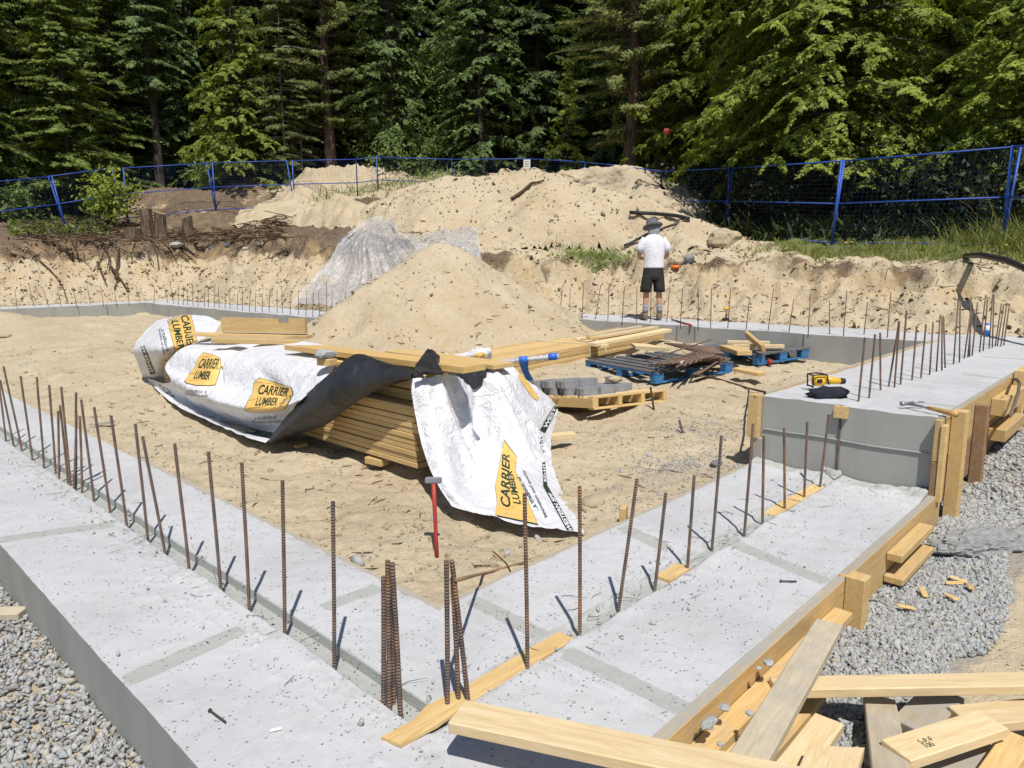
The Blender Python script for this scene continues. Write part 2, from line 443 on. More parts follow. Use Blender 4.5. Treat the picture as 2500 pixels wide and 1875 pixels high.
def leafmat(name, dark, mid, light, trans=.35):
    m = bpy.data.materials.new(name); m.use_nodes = True; t = NT(m.node_tree); m.node_tree.nodes.clear()
    out = t.n('OutputMaterial')
    r = t.island(); ob = t.objrand(); n = t.noise(t.pos(), .9, 3, .6)
    f = t.math('ADD', t.math('MULTIPLY', r, .55), t.math('MULTIPLY', n, .6))
    c = t.ramp(f, [(.22, dark), (.52, mid), (.85, light)])
    hs = t.n('HueSaturation'); t.l(c, hs.inputs['Color']); t.l(t.math('ADD', t.math('MULTIPLY', ob, .3), .85), hs.inputs['Value'])
    d = t.n('BsdfPrincipled'); d.inputs['Roughness'].default_value = .55; d.inputs['Specular IOR Level'].default_value = .25; t.l(hs.outputs[0], d.inputs['Base Color'])
    tr = t.n('BsdfTranslucent'); t.l(t.mix(1.0, hs.outputs[0], (1.15, 1.1, .5), 'MULTIPLY'), tr.inputs[0])
    mx = t.n('MixShader'); mx.inputs[0].default_value = trans; t.l(d.outputs[0], mx.inputs[1]); t.l(tr.outputs[0], mx.inputs[2]); t.l(mx.outputs[0], out.inputs[0])
    return m
M_fir = leafmat('fir_needles', (.04, .068, .016), (.125, .175, .038), (.26, .32, .07), .32)
M_hem = leafmat('hemlock_needles', (.036, .068, .022), (.11, .175, .052), (.25, .34, .11), .32)
M_ced = leafmat('cedar_fronds', (.07, .10, .016), (.215, .28, .045), (.40, .45, .085), .42)
M_pine = leafmat('pine_needles', (.06, .08, .024), (.15, .18, .055), (.28, .30, .11), .32)
M_dec = leafmat('broad_leaves', (.06, .10, .028), (.17, .25, .075), (.33, .42, .14), .45)
M_far = leafmat('needles_painted_shade', (.02, .034, .012), (.052, .082, .026), (.12, .17, .05), .28)  # needle colour darkened to put the shade of the deep wood into it
M_under = leafmat('leaves_painted_shade', (.008, .013, .006), (.02, .032, .011), (.05, .07, .022), .2)  # near-black leaf colour stands in for the shade under the cedars
M_grass = leafmat('grass_blades', (.08, .10, .02), (.17, .21, .05), (.33, .33, .12), .4)
M_straw = leafmat('dry_twigs', (.12, .085, .05), (.22, .16, .1), (.32, .25, .17), .05)
M_twig = flat('dark_twig', (.085, .055, .036), .9, .1, .4, 9)
M_clod = flat('sand_clod', (.31, .24, .155), .95, .1, .3, 9)
M_pebble = mat('pebbles', _stone, .9, .2)
# ------------------------------------------------------------ terrain
def xe(Y): return 11.75 - 2.9*sstep(9.3, 12.3, Y)
_LA = [-30, -20, -12, -8, -3, 0, 5, 7.7, 12, 30]
def smax(a, b, k): 
    h = np.clip(.5+.5*(a-b)/k, 0, 1); return b*(1-h)+a*h+k*h*(1-h)
def terrain(X, Y, full=False):
    X = np.asarray(X, float); Y = np.asarray(Y, float)
    lat = X*HL[0]+Y*HL[1]; dep = X*HD[0]+Y*HD[1]
    fac = sstep(1.7, 4.5, X)*np.maximum(sstep(1.8, 3.8, Y), sstep(5, 7, X))
    zi = -.055 + .27*sstep(5.5, 12, dep)*fac
    zi = zi + .05*fbm(X, Y, 1.1, 3, 3)*fac + .022*fbm(X, Y, .22, 4, 9)-.05*np.clip(fbm(X, Y, .34, 2, 14)-.35, 0, 1)+.014*np.abs(fbm(X, Y, .12, 2, 19))
    zi = zi + .07*np.exp(-((X-6.0)**2+(Y-3.35)**2)/.3) - .09*np.exp(-((X-5.95)**2+(Y-5.15)**2)/.28) + .13*np.exp(-(((X-4.6)/1.2)**2+((Y-18.6)/1.6)**2)) + .35*np.exp(-(((X-3.7)/.8)**2+((Y-21.2)/.8)**2))
    zr = -.27 + .42*sstep(4.2, 9.5, X) + .03*fbm(X, Y, .5, 3, 12)
    zl = -.29 + .02*fbm(X, Y, .4, 3, 13)
    tr = sstep(2.25, 1.3, Y); tl = sstep(1.85, 1.0, X)
    z = zi*(1-tr)+zr*tr
    z = z*(1-tl)+zl*tl
    s1 = X-xe(Y); s2 = Y-23.1
    s = smax(s1, s2, .8)
    s = s - np.where(X < 2.2, 60*sstep(2.2, -1.0, X), 0)          # open to the left of the dig
    n1 = fbm(X, Y, 1.7, 4, 21); n2 = fbm(X, Y, .45, 4, 22)
    wd = 1.55 + .9*sstep(-2, -7, lat)
    sn = s + .22*n1*sstep(-.2, .6, s) + .11*n2*sstep(0, .5, s)
    t = sn/wd
    zt = np.interp(lat, _LA, [2.3, 2.3, 2.4, 2.62, 2.15, 1.68, 1.56, 1.36, 1.3, 1.3]); k = np.interp(lat, _LA, [.14, .14, .2, .3, .28, .2, .13, .15, .15, .15])
    zb = .22 + .30*sstep(-1.25, -.1, s)
    zb = np.where(s > -1.3, zb, z)
    z0 = np.where(s > -1.3, z*(1-sstep(-1.3, -.9, s)) + zb*sstep(-1.3, -.9, s), z)
    tc = np.clip(t, 0, 1)
    prof = np.where(tc < .72, .60*(tc/.72)**1.08, .60+.40*np.clip((tc-.72)/.28, 0, 1)**.6)
    zz = z0 + (zt-zb)*prof
    zz = zz + np.clip(sn-wd, 0, 26)*k*(1-.5*sstep(12, 26, sn))
    rough = sstep(-.25, .3, s)
    zz = zz + rough*(.06*n2 + .07*fbm(X, Y, .19, 3, 31)) + rough*sstep(.2, .5, t)*sstep(1.1, .8, t)*.20*np.abs(fbm(X, Y, .38, 3, 35)) - np.exp(-((t-.80)/.12)**2)*.30*np.clip(fbm(X, Y, .5, 3, 37), 0, 1) + rough*sstep(.7, .35, t)*.10*np.clip(fbm(X, Y, .3, 3, 39), 0, 1)
    if full == 's': return sn-wd
    if not full: return zz
    edge = np.exp(-((t-.92)/.17)**2)
    left = sstep(-2.5, -5.5, lat)
    soil = edge*(.80+.12*left)*(.75+.5*fbm(X, Y, 1.4, 3, 66)) + left*sstep(.62, .85, t)*.85 + .3*sstep(.3, .8, t)*np.clip(fbm(X, Y, .5, 3, 61), 0, 1)*(t < 1.1) + sstep(9, 13, s)*.6 + sstep(4.2, 5.5, s)*sstep(3.5, 6, lat)*.55
    g1 = sstep(2.0, 2.7, s)*sstep(4.6, 6.2, lat)*.75
    px = np.exp(-(((X-13.2)/.8)**2+((Y-9.9)/.9)**2))*.7
    grass = g1*sstep(16, 10, s) + px + sstep(11, 14, s)*.2
    clay = sstep(.2, .55, t)*sstep(.98, .8, t)
    grey = .55*np.exp(-(((X-4.6)/1.1)**2+((Y-2.75)/.28)**2)) + .5*np.exp(-(((X-6.0)/.9)**2+((Y-3.3)/.7)**2)) + .75*sstep(2.5, 1.7, Y)*sstep(.4, .62, Y)*(s < 0) + .55*(tl > .6) \
        + sstep(1.5, 2.2, s)*sstep(2, 4.2, lat)*sstep(9, 7, lat)*.4
    return zz, soil, grass, clay, grey
_d = [0.85]
while _d[-1] < 95: _d.append(_d[-1]*(1.0072 if _d[-1] < 9 else 1.0045 if _d[-1] < 21 else 1.013)+.002)
_d = np.array(_d); _k = np.linspace(-1.3, 1.3, 560)
DD, KK = np.meshgrid(_d, _k, indexing='ij')
LL = KK*(DD+1.6)
GX = HD[0]*DD+HL[0]*LL; GY = HD[1]*DD+HL[1]*LL
GZ, _so, _gr, _cl, _gy = terrain(GX, GY, True)
def grid_faces(n, m):
    i = np.arange(n*m).reshape(n, m)
    return np.stack([i[:-1, :-1].ravel(), i[:-1, 1:].ravel(), i[1:, 1:].ravel(), i[1:, :-1].ravel()], 1)
ground_o = mesh_np('ground', np.stack([GX.ravel(), GY.ravel(), GZ.ravel()], 1), grid_faces(*GX.shape)[:, ::-1], M_sand, None, True,
        attrs={'soil': _so.ravel(), 'grass': _gr.ravel(), 'clay': _cl.ravel(), 'grey': _gy.ravel()})
tag(ground_o, kind='structure')
def gz(x, y): return float(terrain(np.array([x]), np.array([y]))[0])

def mound(name, label, cat, ridge, slope, seed, soil=0., grey=0., res=.09, power=1.0, ext=1.0, rough=.06, group=None, bank=True):
    P = np.array(ridge); x0, y0 = P[:, :2].min(0); x1, y1 = P[:, :2].max(0)
    hmax = max(p[2]-gz(p[0], p[1]) for p in P); e = (hmax/slope)*1.5+.6
    xs = np.arange(x0-e, x1+e, res); ys = np.arange(y0-e, y1+e, res)
    X, Y = np.meshgrid(xs, ys, indexing='ij')
    Z = np.full(X.shape, -99.0)
    sl = slope*(1+.16*fbm(X, Y, 1.3, 3, seed+5))
    segs = [(P[i], P[i+1]) for i in range(len(P)-1)] or [(P[0], P[0]+1e-4)]
    for a, b in segs:
        d = b-a; L2 = max(d[0]**2+d[1]**2, 1e-9)
        t = np.clip(((X-a[0])*d[0]+(Y-a[1])*d[1])/L2, 0, 1)
        dist = np.sqrt((X-a[0]-t*d[0])**2+(Y-a[1]-t*d[1])**2)
        rr = .38*ext
        h = a[2]+t*d[2] - sl*(np.sqrt(dist**2+rr*rr)-rr*.8)
        Z = np.maximum(Z, h)
    G = terrain(X, Y)
    # toe flattens out
    dz = Z-G
    dz = np.where(dz < .5, .5*np.exp(np.clip((dz-.5)/.5, -6, 0)) - .5*math.exp(-1.6), dz*1.0 - .5*math.exp(-1.6))
    ang = fbm(X, Y, .8, 4, seed)
    if bank: dz = np.minimum(dz, -.2+np.clip(terrain(X, Y, 's')-.55, 0, 9)*.8)
    Z2 = G + dz + rough*ang*sstep(0, .4, dz) + rough*.35*fbm(X, Y, .15, 3, seed+9)*sstep(0, .3, dz)
    keep = dz > -.06
    idx = -np.ones(X.shape, int); F = []
    n, m = X.shape
    q = keep[:-1, :-1] & keep[1:, :-1] & keep[:-1, 1:] & keep[1:, 1:]
    ids = np.arange(n*m).reshape(n, m)
    F = np.stack([ids[:-1, :-1][q], ids[1:, :-1][q], ids[1:, 1:][q], ids[:-1, 1:][q]], 1)
    used = np.unique(F); remap = -np.ones(n*m, int); remap[used] = np.arange(len(used))
    vs = np.stack([X.ravel(), Y.ravel(), Z2.ravel()], 1)[used]
    o = mesh_np(name, vs, remap[F], M_sand, None, True, attrs={
        'soil': (soil + .25*np.clip(ang.ravel()[used], -1, 1)*(soil > 0)), 'grey': np.full(len(used), grey), 'clay': np.clip(.35+.5*fbm(X, Y, 1.5, 2, seed+3).ravel()[used], 0, .8)})
    return tag(o, label, cat, group)
def pts(*L): return [ond(*a) for a in L]
sandpile = mound('sand_pile', 'tall conical pile of pale sand in the middle of the dig behind the wrapped lumber', 'sand pile', [ond(945, 512, 13.2), ond(978, 512, 13.2)], .69, 41, res=.05, ext=.55, rough=.05, bank=False)
bigmound = mound('dirt_mound', 'long high sandy mound with black pipes on it in front of the blue fence', 'mound',
      pts((835, 412, 21.3), (900, 386, 21), (970, 370, 20.6), (1060, 364, 20.6), (1150, 357, 20.2), (1195, 362, 19.8), (1270, 396, 19), (1400, 418, 18.2), (1490, 458, 17.3), (1560, 500, 16.3)), .64, 51, rough=.09)
mound('dirt_mound', 'small rounded sandy mound beside the long mound, with a reddish dead branch on top', 'mound', pts((612, 408, 22.6), (655, 398, 22.8), (715, 404, 22.8)), .56, 61, rough=.06, ext=1.3)
mound('dirt_mound', 'grey brown mound directly behind the fence corner above the small sandy mound', 'mound', pts((640, 385, 32), (700, 358, 32), (770, 354, 32.5), (860, 368, 32)), .55, 71, grey=.45, rough=.2, res=.1)
mound('dirt_mound', 'low grey brown mound behind the white notice on the fence', 'mound', pts((890, 372, 33), (960, 362, 33), (1050, 362, 33), (1130, 360, 32)), .55, 81, grey=.45, rough=.2, res=.1)
mound('dirt_mound', 'shaded brown mound at the foot of the thick red trunk behind the fence', 'mound', pts((1225, 360, 25), (1290, 350, 25), (1370, 346, 24.6), (1440, 380, 24.2)), .6, 91, soil=.35, grey=.5, rough=.12, res=.1)
mound('dirt_mound', 'low brown earth mound with dry grass behind the stumps and the blue fence', 'mound', pts((300, 405, 30), (400, 398, 30), (450, 402, 30)), .62, 95, soil=.8, rough=.1, res=.12)
mound('dirt_mound', 'brown earth mound topped with dry grass left of the grey mound behind the fence', 'mound', pts((510, 382, 32), (560, 384, 32)), .62, 99, soil=.75, grey=.3, rough=.1, res=.12)

# ------------------------------------------------------------ concrete footings
def slab_piece(mb, xr, yr, zf, ztop, zbot, step=.02, edges='xXyY'):
    xs = np.linspace(xr[0], xr[1], max(2, int(round((xr[1]-xr[0])/step))+1)) if len(xr) == 2 else np.array(xr); ys = np.linspace(yr[0], yr[1], max(2, int(round((yr[1]-yr[0])/step))+1)) if len(yr) == 2 else np.array(yr)
    X, Y = np.meshgrid(xs, ys, indexing='ij'); Z = ztop+zf(X, Y)
    n, m = X.shape; ids = np.arange(n*m).reshape(n, m)
    f = np.stack([ids[:-1, :-1].ravel(), ids[1:, :-1].ravel(), ids[1:, 1:].ravel(), ids[:-1, 1:].ravel()], 1)
    mb.add(np.stack([X.ravel(), Y.ravel(), Z.ravel()], 1), f, 0)
    def side(a, rev):
        k = len(a); lo = [(p[0], p[1], zbot) for p in a]
        fs = [(i, i+1, k+i+1, k+i) for i in range(k-1)]
        if rev: fs = [q[::-1] for q in fs]
        mb.add(list(a)+lo, fs, 1)
    P = np.stack([X, Y, Z], 2)
    if 'x' in edges: side(P[0], False)
    if 'X' in edges: side(P[-1], True)
    if 'y' in edges: side(P[:, 0], True)
    if 'Y' in edges: side(P[:, -1], False)
def czn(X, Y, s=0): return .006*fbm(X, Y, .5, 3, 101+s)+.0022*fbm(X, Y, .06, 2, 110+s)
KEY = [(1.30, 1.46), (1.60, 1.815), (2.165, 2.27), (2.66, 2.84), (3.26, 3.34), (3.46, 4.22)]       # stretches where the key board shows: see below
def z_left(X, Y):
    g = sstep(1.375, 1.402, X)*sstep(1.481, 1.4775, X)*sstep(1.72, 1.78, Y+.02*fbm(X, Y, .2, 2, 5))
    lump = .018*np.exp(-((X-1.35)/.06)**2)*np.clip(fbm(X, Y, .22, 3, 77)+.1, 0, 1)
    crumb = .010*np.clip(fbm(X, Y, .05, 2, 78)-.25, 0, 1)*np.exp(-((X-1.28)/.14)**2)
    rag = .012*sstep(1.955, 1.98, X)*fbm(X, Y, .12, 2, 79)*(Y > 2.4)
    return czn(X, Y)-.043*g+lump+crumb-np.abs(rag)
def z_right(X, Y):
    g = sstep(1.748, 1.756, Y)*sstep(1.845, 1.835, Y)*sstep(1.5, 1.6, X)
    lump = .015*np.exp(-((Y-1.73)/.05)**2)*np.clip(fbm(X, Y, .2, 3, 87), 0, 1) + .02*np.exp(-((Y-1.86)/.06)**2)*np.clip(fbm(X, Y, .25, 3, 88)-.1, 0, 1)
    g = g+.28*(X < 1.984)
    end = .045*np.exp(-((X-5.3)/.16)**2)*np.clip(.35+fbm(X, Y, .14, 3, 89), 0, 1.2)
    return czn(X, Y, 3)-.016*g+lump+end
mb = MB(); LX = list(np.arange(.77, 1.37, .022))+[1.372, 1.385, 1.395, 1.403, 1.42, 1.44, 1.46, 1.4772, 1.4812, 1.49]+list(np.arange(1.505, 1.98, .022))+[1.985]
slab_piece(mb, LX, (1.12, 13.0), z_left, 0, -.55, .022, 'xXyY'); slab_piece(mb, (1.96, 5.33), (1.165, 2.385), z_right, 0, -.55, .022, 'yYX')
foot1 = mb.build('concrete_footing', [M_conc, M_side], None, False)
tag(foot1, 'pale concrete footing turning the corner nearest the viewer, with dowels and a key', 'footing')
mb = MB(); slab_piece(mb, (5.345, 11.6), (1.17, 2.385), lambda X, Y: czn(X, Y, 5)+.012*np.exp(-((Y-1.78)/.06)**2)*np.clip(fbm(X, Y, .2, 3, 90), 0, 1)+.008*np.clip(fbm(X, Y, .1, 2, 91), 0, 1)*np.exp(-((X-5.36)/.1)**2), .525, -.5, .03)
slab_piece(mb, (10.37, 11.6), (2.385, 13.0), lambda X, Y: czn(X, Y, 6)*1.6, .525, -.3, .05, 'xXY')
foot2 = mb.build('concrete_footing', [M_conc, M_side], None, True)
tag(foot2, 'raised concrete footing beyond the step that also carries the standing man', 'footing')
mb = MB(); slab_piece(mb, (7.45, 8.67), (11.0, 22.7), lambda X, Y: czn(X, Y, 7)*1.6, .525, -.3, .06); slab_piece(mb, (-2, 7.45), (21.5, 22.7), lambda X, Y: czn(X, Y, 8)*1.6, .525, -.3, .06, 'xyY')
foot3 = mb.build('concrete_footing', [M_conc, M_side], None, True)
tag(foot3, 'far concrete footing on the left behind the sand pile with a dense row of dowels', 'footing')
# smooth grey imprints left by the spreaders across the footings
def strip(name, a, b, wd, par, z=.004, seed=0, mt=None):
    a = np.array(a, float); b = np.array(b, float); d = b-a; L = np.hypot(*d); d /= L; nrm = np.array([-d[1], d[0]])
    n = max(6, int(L/.03)); top = []; bot = []
    for i in range(n+1):
        t = i/n; c = a+d*L*t
        w1 = wd/2*(1+.22*mnoise.noise((t*9, seed, 1)))*min(1, .35+6*min(t, 1-t)); w2 = wd/2*(1+.22*mnoise.noise((t*9, seed, 7)))*min(1, .35+6*min(t, 1-t))
        top.append(c+nrm*w1); bot.append(c-nrm*w2)
    vs = [(*p, z) for p in top]+[(*p, z) for p in bot]
    fs = [(n+1+i, n+2+i, i+1, i) for i in range(n)]
    return mesh_np(name, vs, fs, mt or M_imp, par)
def spx(x, y, z=0): return onz(x, y, z)[:2]
def imprint(o, segs, z):
    me = o.data; n = len(me.vertices); co = np.empty(n*3, np.float32); me.vertices.foreach_get('co', co); co = co.reshape(-1, 3); v = np.zeros(n)
    for a, b, wd in segs:
        a = spx(*a, z); b = spx(*b, z); d = b-a; L = np.hypot(*d); t = ((co[:, 0]-a[0])*d[0]+(co[:, 1]-a[1])*d[1])/L/L; e = np.abs((co[:, 0]-a[0])*d[1]-(co[:, 1]-a[1])*d[0])/L
        v = np.maximum(v, sstep(wd*.68, wd*.38, e)*sstep(-.06, .03, t)*sstep(1.06, .97, t))
    # greyer along the left groove and lip; grey paste at the right key
    if z == 0:
        v = np.maximum(v, .85*sstep(1.372, 1.40, co[:, 0])*sstep(1.50, 1.483, co[:, 0])*(co[:, 1] > 1.75)*(co[:, 0] < 1.6)); v = np.maximum(v, .62*sstep(1.70, 1.75, co[:, 1])*sstep(1.90, 1.85, co[:, 1])*(co[:, 0] > 1.55)); v = np.maximum(v, .6*sstep(5.05, 5.2, co[:, 0]))
        v = np.maximum(v, .42*np.exp(-((co[:, 0]-1.32)/.07)**2))
    at_ = me.attributes.new('imp', 'FLOAT', 'POINT'); at_.data.foreach_set('value', v.astype(np.float32))
imprint(foot1, [((275, 1470), (520, 1362), .10), ((0, 1166), (245, 1131), .12), ((1222, 1412), (1476, 1532), .09), ((1020, 1296), (1170, 1374), .085), ((1345, 1140), (1440, 1185), .1), ((1570, 1170), (1785, 1258), .10), ((700, 1315), (820, 1268), .09), ((390, 1222), (440, 1200), .08)], 0)
imprint(foot2, [((1975, 868), (2165, 888), .07), ((2080, 808), (2212, 826), .07), ((2120, 770), (2212, 776), .07)], .525)
# the key board in the right hand run: shows in stretches between smears of concrete
for x0, x1 in [(1.60, 2.20), (onz(1422, 1247)[0], onz(1474, 1222)[0]), (onz(1640, 1107)[0], onz(1700, 1080)[0]), (onz(1706, 1078)[0], onz(1768, 1050)[0])]:
    m_ = MB(); m_.box((-(x1-x0)/2, -.044, -.03), ((x1-x0)/2, .044, .0), 0, None, .003)
    k = m_.build('key_board', M_wood, foot1); k.location = ((x0+x1)/2, 1.796, .0075)
    k['label'] = 'yellow board set flush in the concrete'
# ragged end splinter by the corner dowels
m_ = MB(); m_.prism([(-.17, -.05), (-.02, -.062), (.16, -.046), (.17, .04), (.02, .05), (-.06, .02), (-.19, .03)], 0, .012)
k = m_.build('key_board', M_wood, foot1); k.location = (1.44, 1.79, .004); k['label'] = 'ragged splintered board end in the corner'
# mid seam and smears on the step face
m_ = MB(); m_.tube([(5.338, y, .272-.004*math.sin(y*9)) for y in np.linspace(1.2, 2.36, 20)], .006, 6)
m_.build('form_seam', M_side, foot2)
m_ = MB(); m_.box((5.30, 1.735, .445), (5.343, 1.825, .531)); m_.build('key_board', M_wood, foot2)
# ------------------------------------------------------------ boards
def plank(name, label, cat, a, b, w_, t_, m=None, group=None, up=(0, 0, 1), parent=None, bev=.004, cut=None, zoff=0.0):
    """a, b: ends of the near top edge; the board lies w_ to the left of a->b and t_ down"""
    a = np.array(a, float); b = np.array(b, float); a[2] += zoff; b[2] += zoff
    L = float(np.linalg.norm(b-a)); mb = MB()
    if cut is None: mb.box((0, 0, -t_), (L, w_, 0), 0, None, bev)
    else:
        c0, c1 = cut           # skewed ends: how far the far edge is shifted
        mb.prism([(0, 0), (L, 0), (L+c1, w_), (c0, w_)], -t_, 0)
    o = mb.build(name, m or M_wood, parent)
    o.matrix_world = frame(a, b-a, up)
    if parent is None: tag(o, label, cat, group)
    elif label: o['label'] = label
    return o
def stick_post(name, x, y, z0, z1, wx, wy, m, parent=None, lean=(0, 0), label=None):
    mb = MB(); mb.box((0, -wx/2, -wy/2), (z1-z0, wx/2, wy/2), 0, None, .004)
    o = mb.build(name, m, parent); o.matrix_world = frame((x, y, z0), (lean[0], lean[1], 1), (0, -1, 0))
    if label: o['label'] = label
    return o
G_OFF = 'loose boards at the corner of the forms'
# long foreground board, tilted off the slab
a = onz(967, 1559.7, .165); b = onz(1404, 1653, .185); d = (b-a)/np.linalg.norm(b-a); b2 = a+d*2.3
plank('lumber_board', 'long pale board in the very foreground raised above the slab with a dark shadow beneath', 'board', a, b2, .128, .04, M_pale, G_OFF)
# horizontal board on the right
a = onz(1680, 1490.5, -.055); b = onz(2212, 1481, -.05); b = a+(b-a)*1.25
plank('lumber_board', 'pale board running level over the gravel with grey wet spots on its side', 'board', a, b, .095, .04, M_pale, G_OFF)
# greyish board leaning along the form, in front of the stake
a = onz(1821, 1349.5, -.02); b = onz(1654, 1653, .055)
plank('lumber_board', 'greyish board lying slantwise from the form stake down to the foreground board', 'board', b, a, .112, .04, M_grey, G_OFF)
a = onz(1968, 1665, -.05); b = onz(1934.5, 1511, -.155)
plank('lumber_board', 'grey dusty board pointing straight at the viewer between the level board and the frame edge', 'board', a+(a-b)*.5, b, .115, .04, M_grey, G_OFF)
a = onz(2084.6, 1508, -.14); b = onz(2010, 1590, -.16)
plank('lumber_board', 'board smeared with grey concrete emerging under the level board', 'board', b, a, .14, .04, M_sludge, G_OFF)
a = onz(1968, 1643, -.05); b = onz(2180, 1573, -.06)
plank('lumber_board', 'pale board with black stamped figures lying across the others near the frame corner', 'board', a, b, .118, .042, M_pale, G_OFF)
stamped = a.copy(), b.copy()
a = onz(2150, 1564, -.13); b = onz(2230, 1556, -.13)
plank('lumber_board', 'pale board end sticking out behind the stamped board', 'board', a-(b-a)*.6, b+(b-a), .13, .04, M_pale, G_OFF)
a = onz(1975, 1700, -.17); b = onz(2190, 1632, -.17)
plank('lumber_board', 'wide grey sheet of plywood under the stamped board', 'board', a-(b-a)*.1, b, .23, .02, M_sludge, G_OFF)
a = onz(2178, 1690, -.12); b = onz(2235, 1600, -.12)
plank('lumber_board', 'short yellow board in the bottom corner beside the grey plywood', 'board', a, b, .09, .04, M_wood, G_OFF)
a = onz(1764, 1648, -.14); b = onz(1824, 1563, -.17)
plank('lumber_board', 'pale board with a dark crack lying on gravel beside the leaning greyish board', 'board', a-(b-a)*.3, b, .11, .04, M_pale, G_OFF)
a = onz(1850, 1672, -.06); b = onz(1868, 1615, -.09)
plank('lumber_board', 'pale board with a pointed cut end at the bottom of the picture', 'board', a-(b-a)*1.2, b, .16, .04, M_pale, G_OFF, cut=(0, -.12))
mb = MB()                      # stamp on the board
for (tx, u, v_) in [('S-P-F', .34, .062), ('100', .33, .04)]:
    cu = bpy.data.curves.new('t', 'FONT'); cu.body = tx; cu.size = .03; ob = bpy.data.objects.new('t', cu); C.objects.link(ob)
    me = bpy.data.meshes.new_from_object(ob.evaluated_get(bpy.context.evaluated_depsgraph_get())) if False else bpy.data.meshes.new_from_object(ob)
    mb.add([(v.co.x+u*np.linalg.norm(stamped[1]-stamped[0])*.9-.04, v.co.y+v_-.015, .0012) for v in me.vertices], [tuple(p.vertices) for p in me.polygons])
    bpy.data.objects.remove(ob); bpy.data.meshes.remove(me)
for o in list(bpy.data.objects):
    if o.get('label', '').startswith('pale board with black stamped'):
        st = mb.build('grade_stamp', M_ink, o, local=True)
# left bottom: board end on the gravel
a = onz(-60, 1328, -.235); b = onz(38, 1326, -.235)
plank('lumber_board', 'weathered board end lying on the gravel outside the long footing', 'board', a, b, .09, .04, M_grey, None)

# ------------------------------------------------------------ form boards of the low run
fw = thing('formwork', 'yellow plank formwork along the low footing with walers and one stake', 'formwork', (2.6, 1.14, -.2))
def fpart(name, lo, hi, m, par, label=None, rz=0):
    c = [(l+h)/2 for l, h in zip(lo, hi)]; hs = [(h-l)/2 for l, h in zip(lo, hi)]
    mb = MB(); mb.box((-hs[0], -hs[1], -hs[2]), hs, 0, None, .004)
    o = mb.build(name, m, par); o.matrix_world = Matrix.Translation(V(c)) @ Matrix.Rotation(rz, 4, 'Z')
    if label: o['label'] = label
    return o
for x0, x1 in [(.6, 3.59), (3.6, 5.39)]:
    fpart('form_board', (x0, 1.115, -.275), (x1, 1.163, .008), M_form, fw)
    fpart('concrete_smear', (x0+.02, 1.1165, .006), (x1-.02, 1.162, .0095), M_sludge, fw)
fpart('waler', (.8, 1.025, -.125), (3.42, 1.112, -.085), M_form, fw)
fpart('waler', (.7, .985, -.215), (2.72, 1.112, -.13), M_wood, fw)
fpart('waler', (.7, .93, -.26), (2.85, .984, -.2), M_form, fw)
fpart('waler', (4.22, 1.03, -.10), (4.86, 1.112, -.055), M_wood, fw)
fpart('waler', (4.20, 1.01, -.225), (4.84, 1.112, -.185), M_form, fw)
fpart('stake', (3.555, 1.02, -.36), (3.645, 1.113, .03), M_wood, fw)
# inner form strips that just show along the sand
for x0, x1 in [(1.99, 5.28)]:
    fpart('form_board', (x0, 2.387, -.28), (x1, 2.425, -.004), M_sludge, fw)
fpart('form_board', (1.988, 2.386, -.28), (2.026, 6.3, -.008), M_sludge, fw)
# ------------------------------------------------------------ form of the raised run
fr = thing('formwork', 'tall double board formwork along the raised footing with stakes and short walers', 'formwork', (7, 1.14, -.2))
fpart('form_board', (5.275, 1.127, .245), (8.0, 1.166, .53), M_form, fr); fpart('form_board', (8.01, 1.125, .245), (11.6, 1.166, .535), M_form, fr)
fpart('form_board', (5.27, 1.127, -.06), (8.05, 1.166, .241), M_dark, fr, 'brown lower form board'); fpart('form_board', (8.06, 1.127, -.06), (11.6, 1.166, .241), M_form, fr)
fpart('end_stud', (5.262, 1.09, -.03), (5.32, 1.1255, .50), M_wood, fr)
fpart('concrete_smear', (5.33, 1.128, .532), (8.0, 1.165, .5355), M_sludge, fr)
fpart('stake', (5.52, 1.035, -.33), (5.615, 1.124, .56), M_wood, fr, 'bright yellow stake')
fpart('stake', (6.25, 1.04, -.25), (6.33, 1.124, .49), M_dark, fr, 'brown stake')
fpart('stake', (7.75, 1.03, -.2), (7.83, 1.122, .58), M_wood, fr); fpart('stake', (8.7, 1.03, -.15), (8.78, 1.122, .6), M_wood, fr)
fpart('waler', (6.85, 1.02, .31), (7.72, 1.124, .45), M_wood, fr); fpart('waler', (6.85, 1.0, .1), (7.72, 1.124, .2), M_form, fr)
fpart('waler', (7.9, 1.0, .22), (8.66, 1.122, .34), M_wood, fr)
fpart('form_board', (5.34, 2.388, .0), (10.3, 2.43, .535), M_form, fr); fpart('concrete_smear', (5.36, 2.389, .5355), (10.3, 2.43, .539), M_sludge, fr)
fpart('end_stud', (5.27, 2.38, .2), (5.33, 2.47, .545), M_wood, fr, 'pale upright board end at the inner corner'); fpart('end_stud', (5.285, 2.345, -.04), (5.335, 2.42, .2), M_sludge, fr)
# short board on the gravel in the right exterior
a = onz(2128, 950, -.02); b = onz(2240, 985, -.02)
plank('lumber_board', 'board lying on gravel by the tall formwork with a black shadow under it', 'board', a, b, .1, .05, M_sludge, None)
# small scrap by the inner edge
mb = MB(); mb.box((-.045, -.02, -.1), (.045, .02, .075), 0, None, .003)
o = mb.build('stake_stub', M_wood); o.matrix_world = frame(onz(1347, 1118, -.01), (1, .45, 0)); tag(o, 'short yellow stake stub standing at the inner edge of the footing', 'stake')

